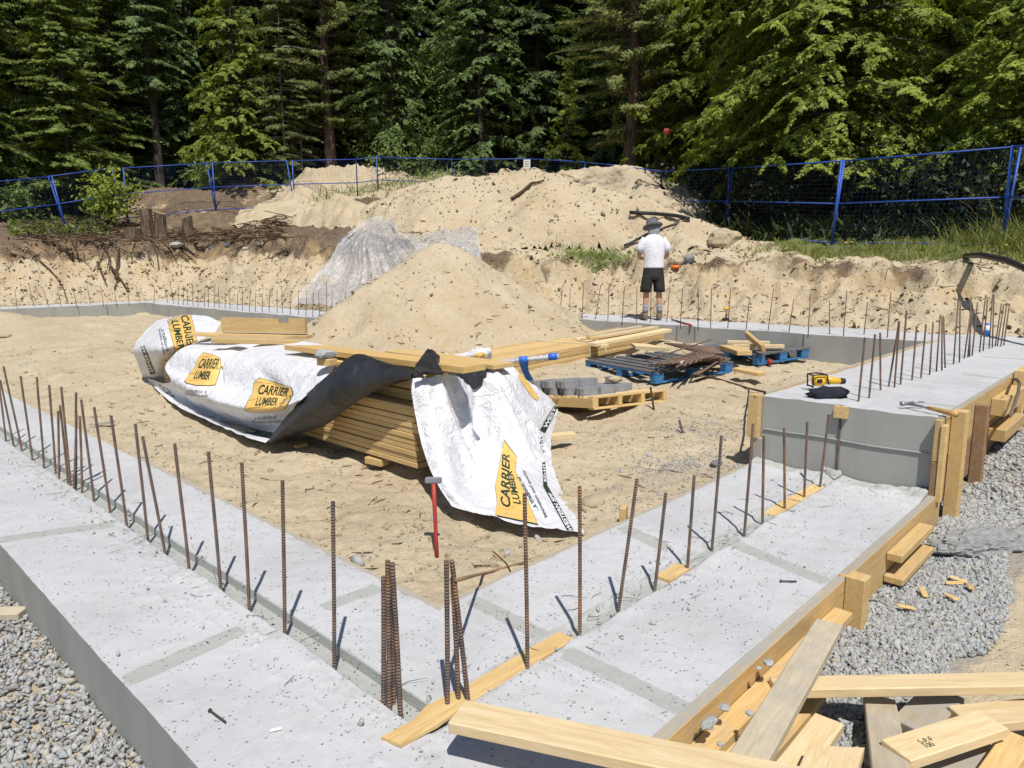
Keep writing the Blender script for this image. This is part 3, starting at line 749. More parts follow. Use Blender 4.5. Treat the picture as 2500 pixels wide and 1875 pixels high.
# ------------------------------------------------------------ rebar dowels
def rebar(label, base, top, z, rad=.008, rib=True, group=None, zb=-.02):
    g = onz(base[0], base[1], z); g0 = g.copy(); h = above(g, top[1]); h = max(.2, min(h, 1.05))
    dep = g[:2]@HD; tp = ond(top[0], top[1], dep); tp[2] = g[2]+h
    d = tp-g; L = float(np.linalg.norm(d)); mb = MB()
    if rib:
        n = int(L/.0062); zs = np.linspace(-.03, L, n)
        rr = [rad*(1.14 if i % 2 else .93) for i in range(n)]
        mb.tube([(0.0012*math.sin(q*7), .0012*math.cos(q*5), q) for q in zs], rr, 7)
    else: mb.tube([(0, 0, -.03), (0, 0, L*.5), (0, 0, L)], rad, 5)
    o = mb.build('rebar_dowel', M_rebar, None, not rib)
    q = Vector((0, 0, 1)).rotation_difference(V(d).normalized()); mw = q.to_matrix().to_4x4(); mw.translation = V((g[0], g[1], g[2]+zb)); o.matrix_world = mw
    return tag(o, label, 'rebar', group)
GL = 'dowels in the long footing on the left'
L1 = [((-6,800),(13,952)), ((0,816),(30,963)), ((7,786),(48,973)), ((44,807),(70,992)), ((79,809),(95,1008)), ((106,826),(120,1021)), ((175,857),(203,1080)), ((203,873),(238.5,1106)),
      ((239.5,891),(275,1140)), ((292,908),(320,1170)), ((307.6,935),(358,1197)), ((377,950),(410,1238)), ((450,967),(478,1282)), ((522,990),(539,1322)), ((610,1028),(615,1378)), ((719,1072),(722,1447))]
for i, (t, b) in enumerate(reversed(L1)):
    rebar('%s single upright dowel from the corner bundles in the left footing' % ordinal(i+1), b, t, -.03, group=GL)
for lab, t, b in [('tall dowel leaning against two shorter ones on the left footing', (132,830), (152,1045)), ('middle height dowel of the close trio on the left footing', (129,870), (147,1041)), ('shortest greyish dowel of the close trio on the left footing', (125,882), (127,1040)),
                  ('thin tall orange dowel beside the trio on the left footing', (164,842), (163,1056)), ('thick rusty dowel in front of the thin orange one on the left footing', (165,890), (159,1058)), ('grey dowel just right of the thin orange one on the left footing', (172,893), (177,1062))]:
    rebar(lab, b, t, -.03, group=GL)
for lab, t, b in [('dark tall dowel in the middle of the left corner bundle', (837,1199), (841,1535)), ('orange ribbed dowel splayed to the right in the left corner bundle', (847,1203), (866,1539)), ('dowel on the outer side of the left corner bundle', (828,1234), (828,1524)),
                  ('dowel hidden at the back of the left corner bundle', (848,1225), (850,1505)),
                  ('thin straight dowel of the right corner bundle', (964,1199), (967,1535)), ('thick middle dowel of the right corner bundle', (977,1236), (992,1524)), ('brown topped splayed dowel of the right corner bundle', (975.5,1198), (1014,1528))]:
    rebar(lab, b, t, -.012, .0088, group='corner bundles of dowels')
R1 = [((1133,1055),(1140,1446)), ((1252,1040),(1253,1378)), ((1376,1025),(1335,1320)), ((1438,1057),(1414,1274)), ((1499.7,1018),(1484.7,1231)), ((1558.7,933),(1537.7,1189)), ((1627,908),(1608,1155)), ((1649.7,935),(1647.7,1133)),
      ((1694,918),(1696,1102)), ((1744,905),(1737.6,1077)), ((1790.6,889),(1771,1055)), ((1816.6,870),(1808,1029))]
for i, (t, b) in enumerate(R1):
    rebar('%s dowel from the corner bundles in the low footing running to the step' % ordinal(i+1), b, t, -.003, group='dowels in the low footing on the right')
R2 = [((1868.6,723),(1854.6,869)), ((1890.6,716),(1877.6,860)), ((1901.6,713),(1903,843)), ((1942.6,688),(1919.6,835)), ((1943,691),(1932.6,837)), ((1958.6,665),(1945.6,830)), ((1980.6,699),(1970.6,820)), ((2000.6,696),(1989.6,816)),
      ((2016,691),(2008,810)), ((2031.6,675),(2022.6,803)), ((2035.6,678),(2034.6,801)), ((2038.6,679),(2042,795)), ((2070.6,642),(2059.6,787)), ((2074.6,645),(2072.6,782)), ((2097.6,667),(2082.6,774)), ((2100.6,667),(2090.6,772)), ((2097.6,637),(2094.6,771)),
      ((2112,649),(2099.6,769)), ((2129.6,633),(2115.6,761)), ((2134,638),(2123.6,758)), ((2144.6,632),(2136.6,752)), ((2147.6,632),(2143.6,751)), ((2163.6,652),(2149.6,748)), ((2169,653),(2154,748)), ((2175.6,650),(2161.6,748)), ((2181,653),(2168,746))]
for i, (t, b) in enumerate(R2):
    rebar('%s dowel beyond the step on the raised footing counted from the step face' % ordinal(i+1), b, t, .525, .0075, i < 8, 'dowels on the raised footing')
R3 = [((1924.6,627),(1916.6,729)), ((1874.4,648),(1866,723)), ((1829.6,625),(1821.6,725)), ((1791.6,645),(1792,721)), ((1751,631),(1745.6,722)), ((1715,642),(1703.6,718)), ((1671,621),(1659,714)), ((1619.4,641),(1611.4,711)), ((1578.4,620),(1572,708)), ((1537,619),(1535,707)),
      ((1508.6,620),(1508,707)), ((1474.4,618),(1469.6,705)), ((1447,619),(1440,696)), ((1407,620),(1405,697)), ((1376,616),(1375,697)), ((1349,617),(1343.6,696)), ((1315.6,612),(1313,693)), ((1297.6,613),(1286,690)), ((1261,612),(1257,690)), ((1231.6,622),(1230.6,686)), ((1215,623),(1207.6,685))]
for i, (t, b) in enumerate(reversed(R3)):
    rebar('%s dowel right of the sand pile on the far footing where the man stands' % ordinal(i+1), b, t, .525, .0072, False, 'dowels on the far footing by the man')
def cv(x, y, ox, oy): return (ox+.2*x, oy+.2*y)
R4 = [(70,180,105,405), (155,200,155,415), (210,205,212,420), (250,230,257,425), (310,235,315,430), (370,255,370,435), (445,225,437,440), (482,215,482,445), (550,205,545,450), (588,215,598,455), (662,280,660,460), (712,230,714,465), (797,275,790,470), (850,235,848,480), (935,235,922,490), (990,280,988,490),
      (1066,285,1060,500), (1145,250,1135,500), (1222,235,1222,505), (1273,240,1280,510), (1375,245,1363,525), (1452,255,1455,525), (1545,260,1532,540), (1613,265,1608,548), (1670,265,1682,550), (1755,155,1760,550), (1820,245,1807,545), (1962,260,1957,545)]
for i, (a_, b_, c_, d_) in enumerate(reversed(R4)):
    rebar('%s dowel left of the sand pile on the far left footing' % ordinal(i+1), cv(c_, d_, 354, 575), cv(a_, b_, 354, 575), .525, .0072, False, 'dense row of dowels on the far left footing')
R5 = [(160,245,185,450), (315,210,370,440), (455,210,525,435), (620,205,660,435), (690,270,730,410), (785,210,830,430), (940,205,978,415), (1085,195,1118,420), (1230,210,1257,410), (1375,200,1395,410), (1465,190,1517,395), (1668,230,1662,405), (1778,220,1815,400)]
for i, (a_, b_, c_, d_) in enumerate(reversed(R5)):
    rebar('%s dowel from the far corner on the end footing under the bank with roots' % ordinal(i+1), cv(c_, d_, 0, 575), cv(a_, b_, 0, 575), .525, .0072, False, 'dowels on the end footing')
# ------------------------------------------------------------ wrapped lumber stack
GS = 'boards of the wrapped stack'
lay = []
for i in range(16):
    z0 = .035+i*.0445
    up_ = i >= 11
    x0 = 3.285 + (.09+.02*(i % 2) if up_ else .006*math.sin(i*2.3)); y0 = 4.15 + .012*math.sin(i*1.7) + (.0 if not up_ else -.0)
    if i == 10: x0 -= .015
    for j, (xx, nm) in enumerate([(x0, 'outer column facing the viewer'), (4.12, 'far column hidden under the wrap')]):
        if j == 1 and i not in (0, 15): continue
        mb = MB(); mb.box((0, 0, 0), (4.9 if i < 11 else 1.5, .235, .0405), 0, None, .004)
        o = mb.build('lumber_board', M_wood); o.matrix_world = frame((xx+.235, y0, z0), (0, 1, 0))
        tag(o, '%s board up from the ground in the stack, %s' % (ordinal(i+1), nm), 'board', GS)
for (px, py, lab) in [(818, 1000, 'short wood block under the open end of the wrapped stack'), (640, 962, 'small wood scrap on the sand by the tip of the black flap')]:
    p = onz(px, py, -.02); mb = MB(); mb.box((-.05, -.07, 0), (.05, .12, .055) if px > 700 else (.06, -.01, .03), 0, None, .004)
    o = mb.build('wood_block', M_wood); o.matrix_world = frame((p[0]+.02, p[1]+.02, p[2]-.02), (1, .15, 0)); tag(o, lab, 'wood block')
p = onz(1205, 958, 0.0)
mb = MB(); mb.box((-.4, -.045, 0), (.16, .045, .05), 0, None, .004)
o = mb.build('wood_block', M_pale); o.matrix_world = frame((p[0], p[1], .04), (.85, -.45, 0)); tag(o, 'bearer end poking out behind the white drape above a sharp shadow', 'wood block')

def Sx(x, y): return x/DS, y/DS
def catmull(P, n, m):
    """bicubic surface through the control grid P (a, b, 3)"""
    P = np.asarray(P, float)
    def interp(A, k):           # along axis 0
        a = A.shape[0]; t = np.linspace(0, a-1, k); i = np.minimum(t.astype(int), a-2); f = (t-i)[:, None, None]
        p1 = A[i]; p2 = A[i+1]; p0 = np.where((i > 0)[:, None, None], A[np.maximum(i-1, 0)], 2*A[i]-A[i+1]); p3 = np.where((i < a-2)[:, None, None], A[np.minimum(i+2, a-1)], 2*A[i+1]-A[i])
        return .5*((2*p1)+(-p0+p2)*f+(2*p0-5*p1+4*p2-p3)*f*f+(-p0+3*p1-3*p2+p3)*f**3)
    Q = interp(P, n); Q = np.swapaxes(interp(np.swapaxes(Q, 0, 1), m), 0, 1); return Q
def cloth(name, P, n, m, mt, par, seed, amp=.012, sc=.16, thick=None, fold=None):
    Q = catmull(P, n, m)
    du = np.gradient(Q, axis=1); dv = np.gradient(Q, axis=0); nr = np.cross(du, dv); nr /= np.linalg.norm(nr, axis=2)[..., None]+1e-9
    tc = CAM-Q; sgn = np.sign((nr*tc).sum(2)); nr *= np.where(sgn.mean() < 0, -1, 1)
    x, y, z = Q[..., 0]/sc, Q[..., 1]/sc, Q[..., 2]/sc
    h = 0; a = 1.0
    for k in range(3):
        e = vnoise(x*2**k+seed, y*2**k, seed+k, z*2**k); h = h+a*(1-2*np.abs(e)); a *= .5
    x2 = vnoise(x*.5, y*.5, seed+9, z*.5)
    if fold is not None: h = h+fold(Q)/amp
    Q = Q+nr*(amp*(h*(.6+.6*x2)))[..., None]
    o = mesh_np(name, Q.reshape(-1, 3), grid_faces(n, m), mt, par, True)
    return o, Q
def bvh_of(Q):
    n, m = Q.shape[:2]
    return BVHTree.FromPolygons([tuple(p) for p in Q.reshape(-1, 3)], [tuple(f) for f in grid_faces(n, m)])
def text_mesh(body, shear=.15, bold=.012, size=1.0):
    cu = bpy.data.curves.new('t', 'FONT'); cu.body = body; cu.size = size; cu.shear = shear; cu.offset = bold; cu.resolution_u = 3
    ob = bpy.data.objects.new('t', cu); C.objects.link(ob)
    me = bpy.data.meshes.new_from_object(ob); v = [(a.co.x, a.co.y) for a in me.vertices]; f = [tuple(p.vertices) for p in me.polygons]
    bpy.data.objects.remove(ob); bpy.data.meshes.remove(me); bpy.data.curves.remove(cu)
    v = np.array(v); v -= v.min(0); v /= v.max(0); return v, f           # unit square
def subdiv2d(v, f, mx):
    bm = bmesh.new(); vs = [bm.verts.new((p[0], p[1], 0)) for p in v]
    for q in f:
        try: bm.faces.new([vs[i] for i in q])
        except ValueError: pass
    bmesh.ops.triangulate(bm, faces=list(bm.faces))
    for _ in range(7):
        es = [e for e in bm.edges if e.calc_length() > mx]
        if not es: break
        bmesh.ops.subdivide_edges(bm, edges=es, cuts=1); bmesh.ops.triangulate(bm, faces=[g for g in bm.faces if len(g.verts) > 3])
    bm.verts.index_update(); v = np.array([(a.co.x, a.co.y) for a in bm.verts]); f = [tuple(a.index for a in g.verts) for g in bm.faces]; bm.free(); return v, f
def quad(c, v):
    """unit square -> four corners c: lower left, lower right, upper right, upper left (pixels)"""
    c = np.array(c, float); s = v[:, :1]; t = v[:, 1:]
    return (1-s)*(1-t)*c[0]+s*(1-t)*c[1]+s*t*c[2]+(1-s)*t*c[3]
def print_on(name, bv, corners, v, f, m, par, off, mx=.05, label=None):
    """ink on the sheet: follows its folds"""
    v, f = subdiv2d(v, f, mx); px = quad(corners, v)/DS; out = []; ok = []
    for (x, y) in px:
        d = V(ray(x, y)).normalized(); h = bv.ray_cast(V(CAM), d)
        if h[0] is None: out.append(V(CAM)); ok.append(False); continue
        nn = h[1] if h[1].dot(d) < 0 else -h[1]
        out.append(h[0]+nn*off-d*off*.3); ok.append(True)
    ff = []
    for q in f:
        if not all(ok[i] for i in q): continue
        a, b, c = [out[i] for i in q]
        if max((a-b).length, (b-c).length, (a-c).length) > .16: continue
        ff.append(q)
    if not ff: return
    o = mesh_np(name, [tuple(p) for p in out], ff, m, par)
    if label: o['label'] = label
    return o
def poly(pts): return np.array(pts, float), [tuple(range(len(pts)))]
PLATE = [(.02, .10), (.12, .04), (.4, .0), (.75, .02), (.93, .06), (.97, .3), (1.0, .62), (.92, .84), (.62, .93), (.35, .98), (.2, 1.0), (.1, .82), (.13, .55), (.05, .3)]
def logo(bv, c, par, t1='CARRIER', t2='LUMBER', plate=PLATE, mx=.06, r1=(.24, .52, .90, .83), r2=(.24, .18, .72, .44)):
    cc = np.array(c, float); ce = cc.mean(0); grow = ce+(cc-ce)*1.035
    v, f = poly(plate); print_on('logo_outline', bv, grow, v, f, M_ink, par, .003, mx)
    print_on('logo_plate', bv, c, v, f, M_inky, par, .0045, mx)
    for k in range(4):                                            # grain lines of the printed plank
        yy = [.12, .33, .5, .86][k]; x0, x1 = [(.1, .5), (.08, .22), (.78, .97), (.15, .6)][k]
        v, f = poly([(x0, yy), (x1, yy+.03), (x1, yy+.042), (x0, yy+.012)]); print_on('logo_grain', bv, c, v, f, M_inkl, par, .0055, mx)
    for body, r in ((t1, r1), (t2, r2)):
        if not body: continue
        v, f = text_mesh(body, .2, .022); v = v*np.array([r[2]-r[0], r[3]-r[1]])+np.array([r[0], r[1]])
        print_on('lettering', bv, c, v, f, M_ink, par, .0062, mx*.7)
def words_on(bv, c, body, m, par, off=.0055, shear=0., bold=.0, mx=.05):
    v, f = text_mesh(body, shear, bold); print_on('lettering', bv, c, v, f, m, par, off, mx)

tarp = thing('lumber_wrap', 'white printed wrap over the long side of the stack, its black inside folded over', 'tarp', (3.3, 6.5, .7))
rows = [[((512,826),3.95), ((575,828),3.95), ((640,829),3.95), ((729,832),3.95), ((830,850),3.7)],
        [((452,848),3.3), ((540,868),3.32), ((640,880),3.32), ((730,890),3.32), ((812,905),3.3)],
        [((404,891),3.14), ((490,925),3.12), ((600,955),3.13), ((700,957),3.12), ((778,943),3.13)],
        [((418,928),3.04), ((505,972),2.92), ((600,998),2.89), ((690,994),2.91), ((728,984),2.96)],
        [((398,934),3.16), ((462,980),3.18), ((535,1020),3.2), ((614,1050),3.2), ((680,1053),3.12)],
        [((352,920),None), ((420,985),None), ((500,1024),None), ((580,1060),None), ((648,1082),None)]]
P = [[(onx(*Sx(*p), X) if X else onz(*Sx(*p), .045)) for p, X in r] for r in rows]
valley = lambda Q: -.085*np.exp(-((Q[..., 1]-7.15-.9*(Q[..., 2]-.3))/.085)**2)*sstep(.0, .25, Q[..., 2])*sstep(.75, .6, Q[..., 2]) - .05*np.exp(-((Q[..., 2]-.52-.12*np.sin(Q[..., 1]*2))/.05)**2)*sstep(6.9, 6.4, Q[..., 1])
sh, Q = cloth('printed_sheet', P, 150, 220, M_tarp, tarp, 3, .010, .26, fold=valley)
bv = bvh_of(Q)
logo(bv, [(446, 938), (530, 945), (545, 862), (484, 862)], sh)
logo(bv, [(594, 1008), (700, 1003), (724, 938), (612, 920)], sh)
words_on(bv, [(452, 957), (505, 962), (506, 952), (455, 948)], '...a tradition of', M_inkg, sh); words_on(bv, [(452, 966), (508, 973), (508, 962), (454, 957)], 'innovation and quality', M_inkg, sh)
words_on(bv, [(616, 1026), (675, 1022), (675, 1012), (618, 1015)], '...a tradition of', M_inkg, sh); words_on(bv, [(616, 1034), (690, 1033), (690, 1024), (616, 1026)], 'innovation and quality', M_inkg, sh)
v, f = poly([(0, 0), (1, 0), (1, 1), (0, 1)]); band = [(598, 1056), (676, 1076), (682, 1060), (600, 1042)]
print_on('print_band', bv, band, v, f, M_ink, sh, .004); v, f = text_mesh('WESTERN SPF', .1, .02); print_on('lettering', bv, band, v*np.array([.82, .6])+np.array([.16, .2]), f, M_inkg, sh, .0058)
for k in range(46):              # fading dots of the printed band
    u = random.random(); q = (385+u*55+random.uniform(-4, 4), 934+u*50+random.uniform(-5, 5)); s_ = random.uniform(.8, 2.2)
    v, f = poly([(0, 0), (1, 0), (1, 1), (0, 1)]); print_on('print_dot', bv, [(q[0], q[1]+s_), (q[0]+s_*1.8, q[1]+s_*1.6), (q[0]+s_*1.8, q[1]), (q[0], q[1])], v, f, M_ink, sh, .004, 2) if k < 30 else None
rows = [[((383,783),9.9), ((440,770),9.5), ((503,772),9.35), ((540,790),9.1)],
        [((352,814),9.6), ((408,806),8.75), ((470,808),8.75), ((520,815),8.75)],
        [((326,851),9.25), ((382,850),8.30), ((432,848),8.3), ((470,838),8.45)],
        [((336,885),9.4), ((380,888),8.78), ((405,885),8.7), ((414,878),8.68)],
        [((350,919),9.6), ((380,921),9.25), ((402,917),9.1), ((407,907),9.0)]]
P = [[ond(*Sx(*p), d) for p, d in r] for r in rows]
en, Q = cloth('printed_sheet', P, 70, 70, M_tarp, tarp, 13, .012, .22); bv = bvh_of(Q)
CP = [(.0, .0), (1, .05), (1, 1), (0, .95)]
logo(bv, [(407, 776), (425, 858), (482, 835), (468, 766)], en, 'CARRIER', 'LUMBER', CP, .07, (.02, .55, 1.1, .86), (.12, .16, 1.0, .44))
v, f = poly([(0, 0), (1, 0), (1, 1), (0, 1)]); band = [(343, 845), (368, 915), (380, 912), (353, 843)]
print_on('print_band', bv, band, v, f, M_ink, en, .004); v, f = text_mesh('SPF KD-HT', .0, .02); print_on('lettering', bv, band, v*np.array([.95, .6])+np.array([-.02, .2]), f, M_inkw, en, .0058)
words_on(bv, [(393, 800), (406, 860), (414, 856), (402, 798)], '...a tradition of', M_inkg, en); words_on(bv, [(385, 805), (397, 865), (405, 862), (393, 802)], 'innovation and quality', M_inkg, en)
# black inside folded over the front edge
up_ = [(655,1078), (692,1028), (742,970), (800,924), (868,870), (935,886), (1008,903)]; lo_ = [(662,1085), (718,1064), (796,1037), (852,994), (902,960), (957,939), (1004,929)]
Xu = [2.97, 2.99, 3.01, 3.06, 3.25, 3.27, 3.27]; Xl = [2.99, 3.06, 3.12, 3.15, 3.16, 3.2, 3.24]
P = [[onx(*Sx(*q), X+.07) for q, X in zip(up_, Xu)], [onx(*Sx(*q), X) for q, X in zip(up_, Xu)],
     [onx(*Sx((a[0]*.6+b[0]*.4), (a[1]*.6+b[1]*.4)), (X+Y)/2-.08) for a, b, X, Y in zip(up_, lo_, Xu, Xl)],
     [onx(*Sx((a[0]*.2+b[0]*.8), (a[1]*.2+b[1]*.8)), Y-.06) for a, b, X, Y in zip(up_, lo_, Xu, Xl)], [onx(*Sx(*q), X) for q, X in zip(lo_, Xl)]]
cloth('black_flap', P, 60, 150, M_tarpb, tarp, 23, .008, .18)
# the drape over the open end
drape = thing('lumber_wrap', 'white printed wrap hanging from the near end of the stack onto the sand', 'tarp', (3.8, 4.1, .7))
g_ = -.035
rows = [[((1000,931),4.15), ((1050,921),4.08), ((1100,914),4.10), ((1150,934),4.22), ((1192,900),4.30), ((1250,896),4.30)],
        [((1003,950),4.10), ((1055,948),4.02), ((1112,945),4.05), ((1160,962),4.16), ((1222,935),4.06), ((1292,932),4.25)],
        [((1014,1010),4.04), ((1065,1010),3.92), ((1134,1005),4.02), ((1172,1015),4.10), ((1245,1000),3.93), ((1358,994),4.18)],
        [((1028,1075),3.93), ((1078,1078),3.79), ((1128,1078),3.90), ((1176,1085),3.94), ((1255,1075),3.76), ((1346,1062),3.95)],
        [((1048,1140),3.74), ((1092,1148),3.58), ((1136,1150),3.70), ((1188,1152),3.66), ((1262,1140),3.50), ((1346,1128),3.62)],
        [((1074,1192),3.50), ((1110,1202),3.36), ((1152,1207),3.42), ((1206,1210),3.32), ((1285,1200),3.14), ((1374,1205),3.14)],
        [((1104,1237),None), ((1150,1250),None), ((1206,1264),None), ((1276,1285),None), ((1345,1294),None), ((1427,1300),None)]]
zed = [.05, .045, .04, .03, .01, -.005]
P = [[(ony(*Sx(*p), Y) if Y else onz(*Sx(*p), g_+zed[i]+.02)) for i, (p, Y) in enumerate(r)] for r in rows]
def dfold(Q):
    x = Q[..., 0]+.22*(Q[..., 2]-.2)*np.sin(Q[..., 0]*3); z = Q[..., 2]; a = (x-3.25)/(1.15+.25*(.75-z)); f = 0
    for c0, w0, h0 in ((.13, .035, .055), (.33, .03, .045), (.47, .045, -.06), (.60, .03, .05), (.80, .04, .035)):
        f = f+h0*np.exp(-((a-c0-.05*np.sin(z*6+c0*9))/w0)**2)*sstep(-.02, .2, z)*(.55+.6*sstep(.75, .3, z))
    return f+.02*np.sin(a*38+z*4)*sstep(.45, .72, z)
dr, Q = cloth('printed_sheet', P, 190, 200, M_tarp, drape, 33, .012, .17, fold=dfold); bv = bvh_of(Q)
TRI = [(.0, .05), (.25, .0), (.6, .02), (.93, .06), (1.0, .0), (.97, .5), (1.02, .98), (.78, .75), (.5, .58), (.35, .5), (.1, .3)]
def rot(c): return c
# plate read from the bottom upwards: lower left, lower right, upper right, upper left of the words
plate = [(.0, .0), (.0, 1.0), (.38, .92), (.52, .82), (.66, .80), (.78, .74), (1.0, .5), (.72, .1), (.55, .02), (.25, .06), (.12, .0)]
cN = [(1209, 1259), (1313, 1281), (1275, 1110), (1200, 1082)]
c_yel = [(1209, 1258), (1312, 1280), (1258, 1150), (1262, 1118), (1231, 1076), (1217, 1150), (1210, 1190), (1214, 1225)]
def poly_px(pts): 
    a = np.array(pts, float); lo = a.min(0); hi = a.max(0); u = (a-lo)/(hi-lo); u[:, 1] = 1-u[:, 1]
    return u, [tuple(range(len(a)))], [(lo[0], hi[1]), (hi[0], hi[1]), (hi[0], lo[1]), (lo[0], lo[1])]
ce = np.array(c_yel, float).mean(0); v, f, c4 = poly_px(ce+(np.array(c_yel, float)-ce)*1.03); print_on('logo_outline', bv, c4, v, f, M_ink, dr, .003)
v, f, c4 = poly_px(c_yel); print_on('logo_plate', bv, c4, v, f, M_inky, dr, .0045)
words_on(bv, [(1247, 1242), (1244, 1112), (1226, 1105), (1222, 1236)], 'CARRIER', M_ink, dr, .006, .15, .022)
words_on(bv, [(1273, 1233), (1250, 1150), (1238, 1152), (1254, 1232)], 'LUMBER', M_ink, dr, .006, .15, .022)
words_on(bv, [(1315, 1246), (1269, 1164), (1260, 1166), (1305, 1252)], '...a tradition of', M_inkg, dr, .006, 0, .012)
words_on(bv, [(1339, 1262), (1282, 1150), (1272, 1146), (1329, 1266)], 'innovation and quality', M_inkg, dr, .006, 0, .012)
v, f = poly([(0, 0), (1, 0), (1, 1), (0, 1)])
for c, tx in (([(1404, 1302), (1336, 1186), (1325, 1186), (1388, 1303)], 'WESTERN SPF'), ([(1336, 1186), (1330, 1128), (1323, 1130), (1326, 1186)], 'KD-HT'), ([(1330, 1058), (1361, 994), (1352, 990), (1317, 1050)], '  WEST')):
    print_on('print_band', bv, c, v, f, M_ink, dr, .004); tv, tf = text_mesh(tx.strip(), .05, .03); tv = tv*np.array([.8, .7])+np.array([.04 if tx[0] == 'W' else .15, .15])
    print_on('lettering', bv, c, tv, tf, M_inkw, dr, .0058)
v2, f2, c4 = poly_px([(1264, 915), (1272, 912), (1297, 945), (1315, 972), (1312, 978), (1300, 972), (1280, 945), (1266, 922)]); print_on('logo_plate', bv, c4, v2, f2, M_inky, dr, .0045)
for k in range(26):
    u = random.random(); q = (1316+u*10+random.uniform(-5, 5), 1060+u*45); s_ = random.uniform(.8, 1.9)
    print_on('print_dot', bv, [(q[0], q[1]+s_), (q[0]+s_*1.5, q[1]+s_), (q[0]+s_*1.5, q[1]), (q[0], q[1])], v, f, M_ink, dr, .004, 2)
# black inside showing at the top of the drape, and the tuft over the plank
P = [[ony(*Sx(*q), 4.36) for q in ((1002,905), (1060,905), (1120,908), (1190,900))], [ony(*Sx(*q), 4.2) for q in ((1000,915), (1060,915), (1120,918), (1188,908))], [ony(*Sx(*q), 4.17) for q in ((1000,936), (1060,940), (1125,950), (1180,940))]]
cloth('black_inside', P, 24, 60, M_tarpb, drape, 43, .010, .1)
P = [[ony(*Sx(*q), 4.10) for q in ((1043,853), (1058,856), (1070,868), (1072,882))], [ony(*Sx(*q), 4.0) for q in ((1028,872), (1045,874), (1062,884), (1073,896))], [ony(*Sx(*q), 3.98) for q in ((1014,890), (1034,896), (1055,902), (1078,906))], [ony(*Sx(*q), 4.04) for q in ((1012,902), (1032,908), (1060,912), (1084,914))]]
cloth('black_flap', P, 30, 30, M_tarpb, drape, 47, .012, .07)
# the long plank weighing the wrap down
a = onz(*Sx(694, 843), .80); b = onz(*Sx(1131, 897), .845)
plank('plank', 'long golden plank lying across the top of the wrapped stack', 'plank', a, b, .235, .045, M_plank, None, cut=(.32, -.02))
p = onx(*Sx(783, 885), 3.2)
mb = MB(); mb.box((-.07, -.05, -.03), (.07, .05, .03), 0, None, .004); o = mb.build('wood_block', M_wood); o.matrix_world = frame(p+np.array([.06, 0, .0]), (.3, -1, .0)); tag(o, 'wood stub under a lump of concrete below the golden plank', 'wood block')
vs, fs = blob((0, 0, 0), .085, 5, 2, .3, (1.2, .9, .55)); o = mesh_np('concrete_lump', vs, fs, M_mortar); o.location = V(p+np.array([.05, .0, .065])); tag(o, 'grey lump of concrete on the wood stub at the edge of the wrap', 'concrete lump')
# boards lying behind on the wrap
a = onz(*Sx(458, 813), .80); b = onz(*Sx(748, 819), .80)
plank('lumber_board', 'long yellow board behind the printed wrap under the notched board', 'board', a, b, .14, .038, M_wood, None)
a = onz(*Sx(514, 827), .78); b = onz(*Sx(730, 831), .78)
plank('lumber_board', 'pale board along the top edge of the printed wrap', 'board', a, b, .1, .05, M_wood, None)
nb_a = onz(*Sx(544, 809), .82); nb_b = onz(*Sx(748, 814), .82); L = float(np.linalg.norm(nb_a-nb_b)); mb = MB()
mb.prism([(0, 0), (L, 0), (L, .165), (L*.81, .165), (L*.81, .11), (L*.69, .11), (L*.69, .155), (0, .165)], -.02, .02)
o = mb.build('notched_board', M_wood); dd_ = nb_b-nb_a; o.matrix_world = frame(nb_a, dd_, (dd_[1], -dd_[0], .05)); tag(o, 'yellow board on edge with a notch cut in its top behind the printed wrap', 'board')
a = onz(*Sx(627, 799), .875); b = onz(*Sx(738, 802), .875)
plank('lumber_board', 'thin brown strip leaning against the notched board', 'board', a, b, .02, .045, M_dark, None)
a = onx(*Sx(334, 822), 3.6); b = onx(*Sx(362, 834), 3.6)
plank('lumber_board', 'board ends poking out at the far end of the wrapped stack', 'board', a, b, .2, .09, M_wood, None)
o = MB(); o.box((-.16, -.1, -.03), (.16, .1, .03), 0, None, .02); o = o.build('sealant_tube_bag', M_white); o.matrix_world = frame(onz(*Sx(827, 826), .32), (.7, -.7, .0)); o.name = 'bag'; tag(o, 'small white bag with a blue stripe at the foot of the sand pile', 'bag')
mb = MB(); mb.box((-.15, -.102, .012), (.15, .09, .0315)); mb.build('stripe', M_tape, o, local=True)
# ------------------------------------------------------------ strapped bundle of long lumber
GB = 'boards of the strapped bundle'
def Zs(x, y, z): return onz(*Sx(x, y), z)
p0 = Zs(1293, 911, .10); p1 = Zs(1678, 831, .20); dv = (p1-p0)/np.linalg.norm(p1-p0); p0 = p0-dv*1.6; p1 = p1+dv*.15
nv = np.array([-dv[1], dv[0], 0.]); Lb = float(np.linalg.norm(p1-p0))
for r in range(4):
    for c in range(6):
        wd = .15; off = nv*(c*.155+.01*math.sin(r*3+c))+np.array([0, 0, r*.062]); sh_ = .10*math.sin(r*2.1+c*1.7)
        mb = MB(); mb.box((0, 0, 0), (Lb-abs(sh_)-(.35 if c < 2 else 0), wd, .058), 0, None, .004)
        o = mb.build('lumber_board', M_wood); o.matrix_world = frame(p0+off+dv*(sh_+.1), dv)
        tag(o, '%s board from the front in the %s layer of the strapped lumber bundle' % (ordinal(c+1), ['bottom', 'second', 'third', 'top'][r]), 'board', GB)
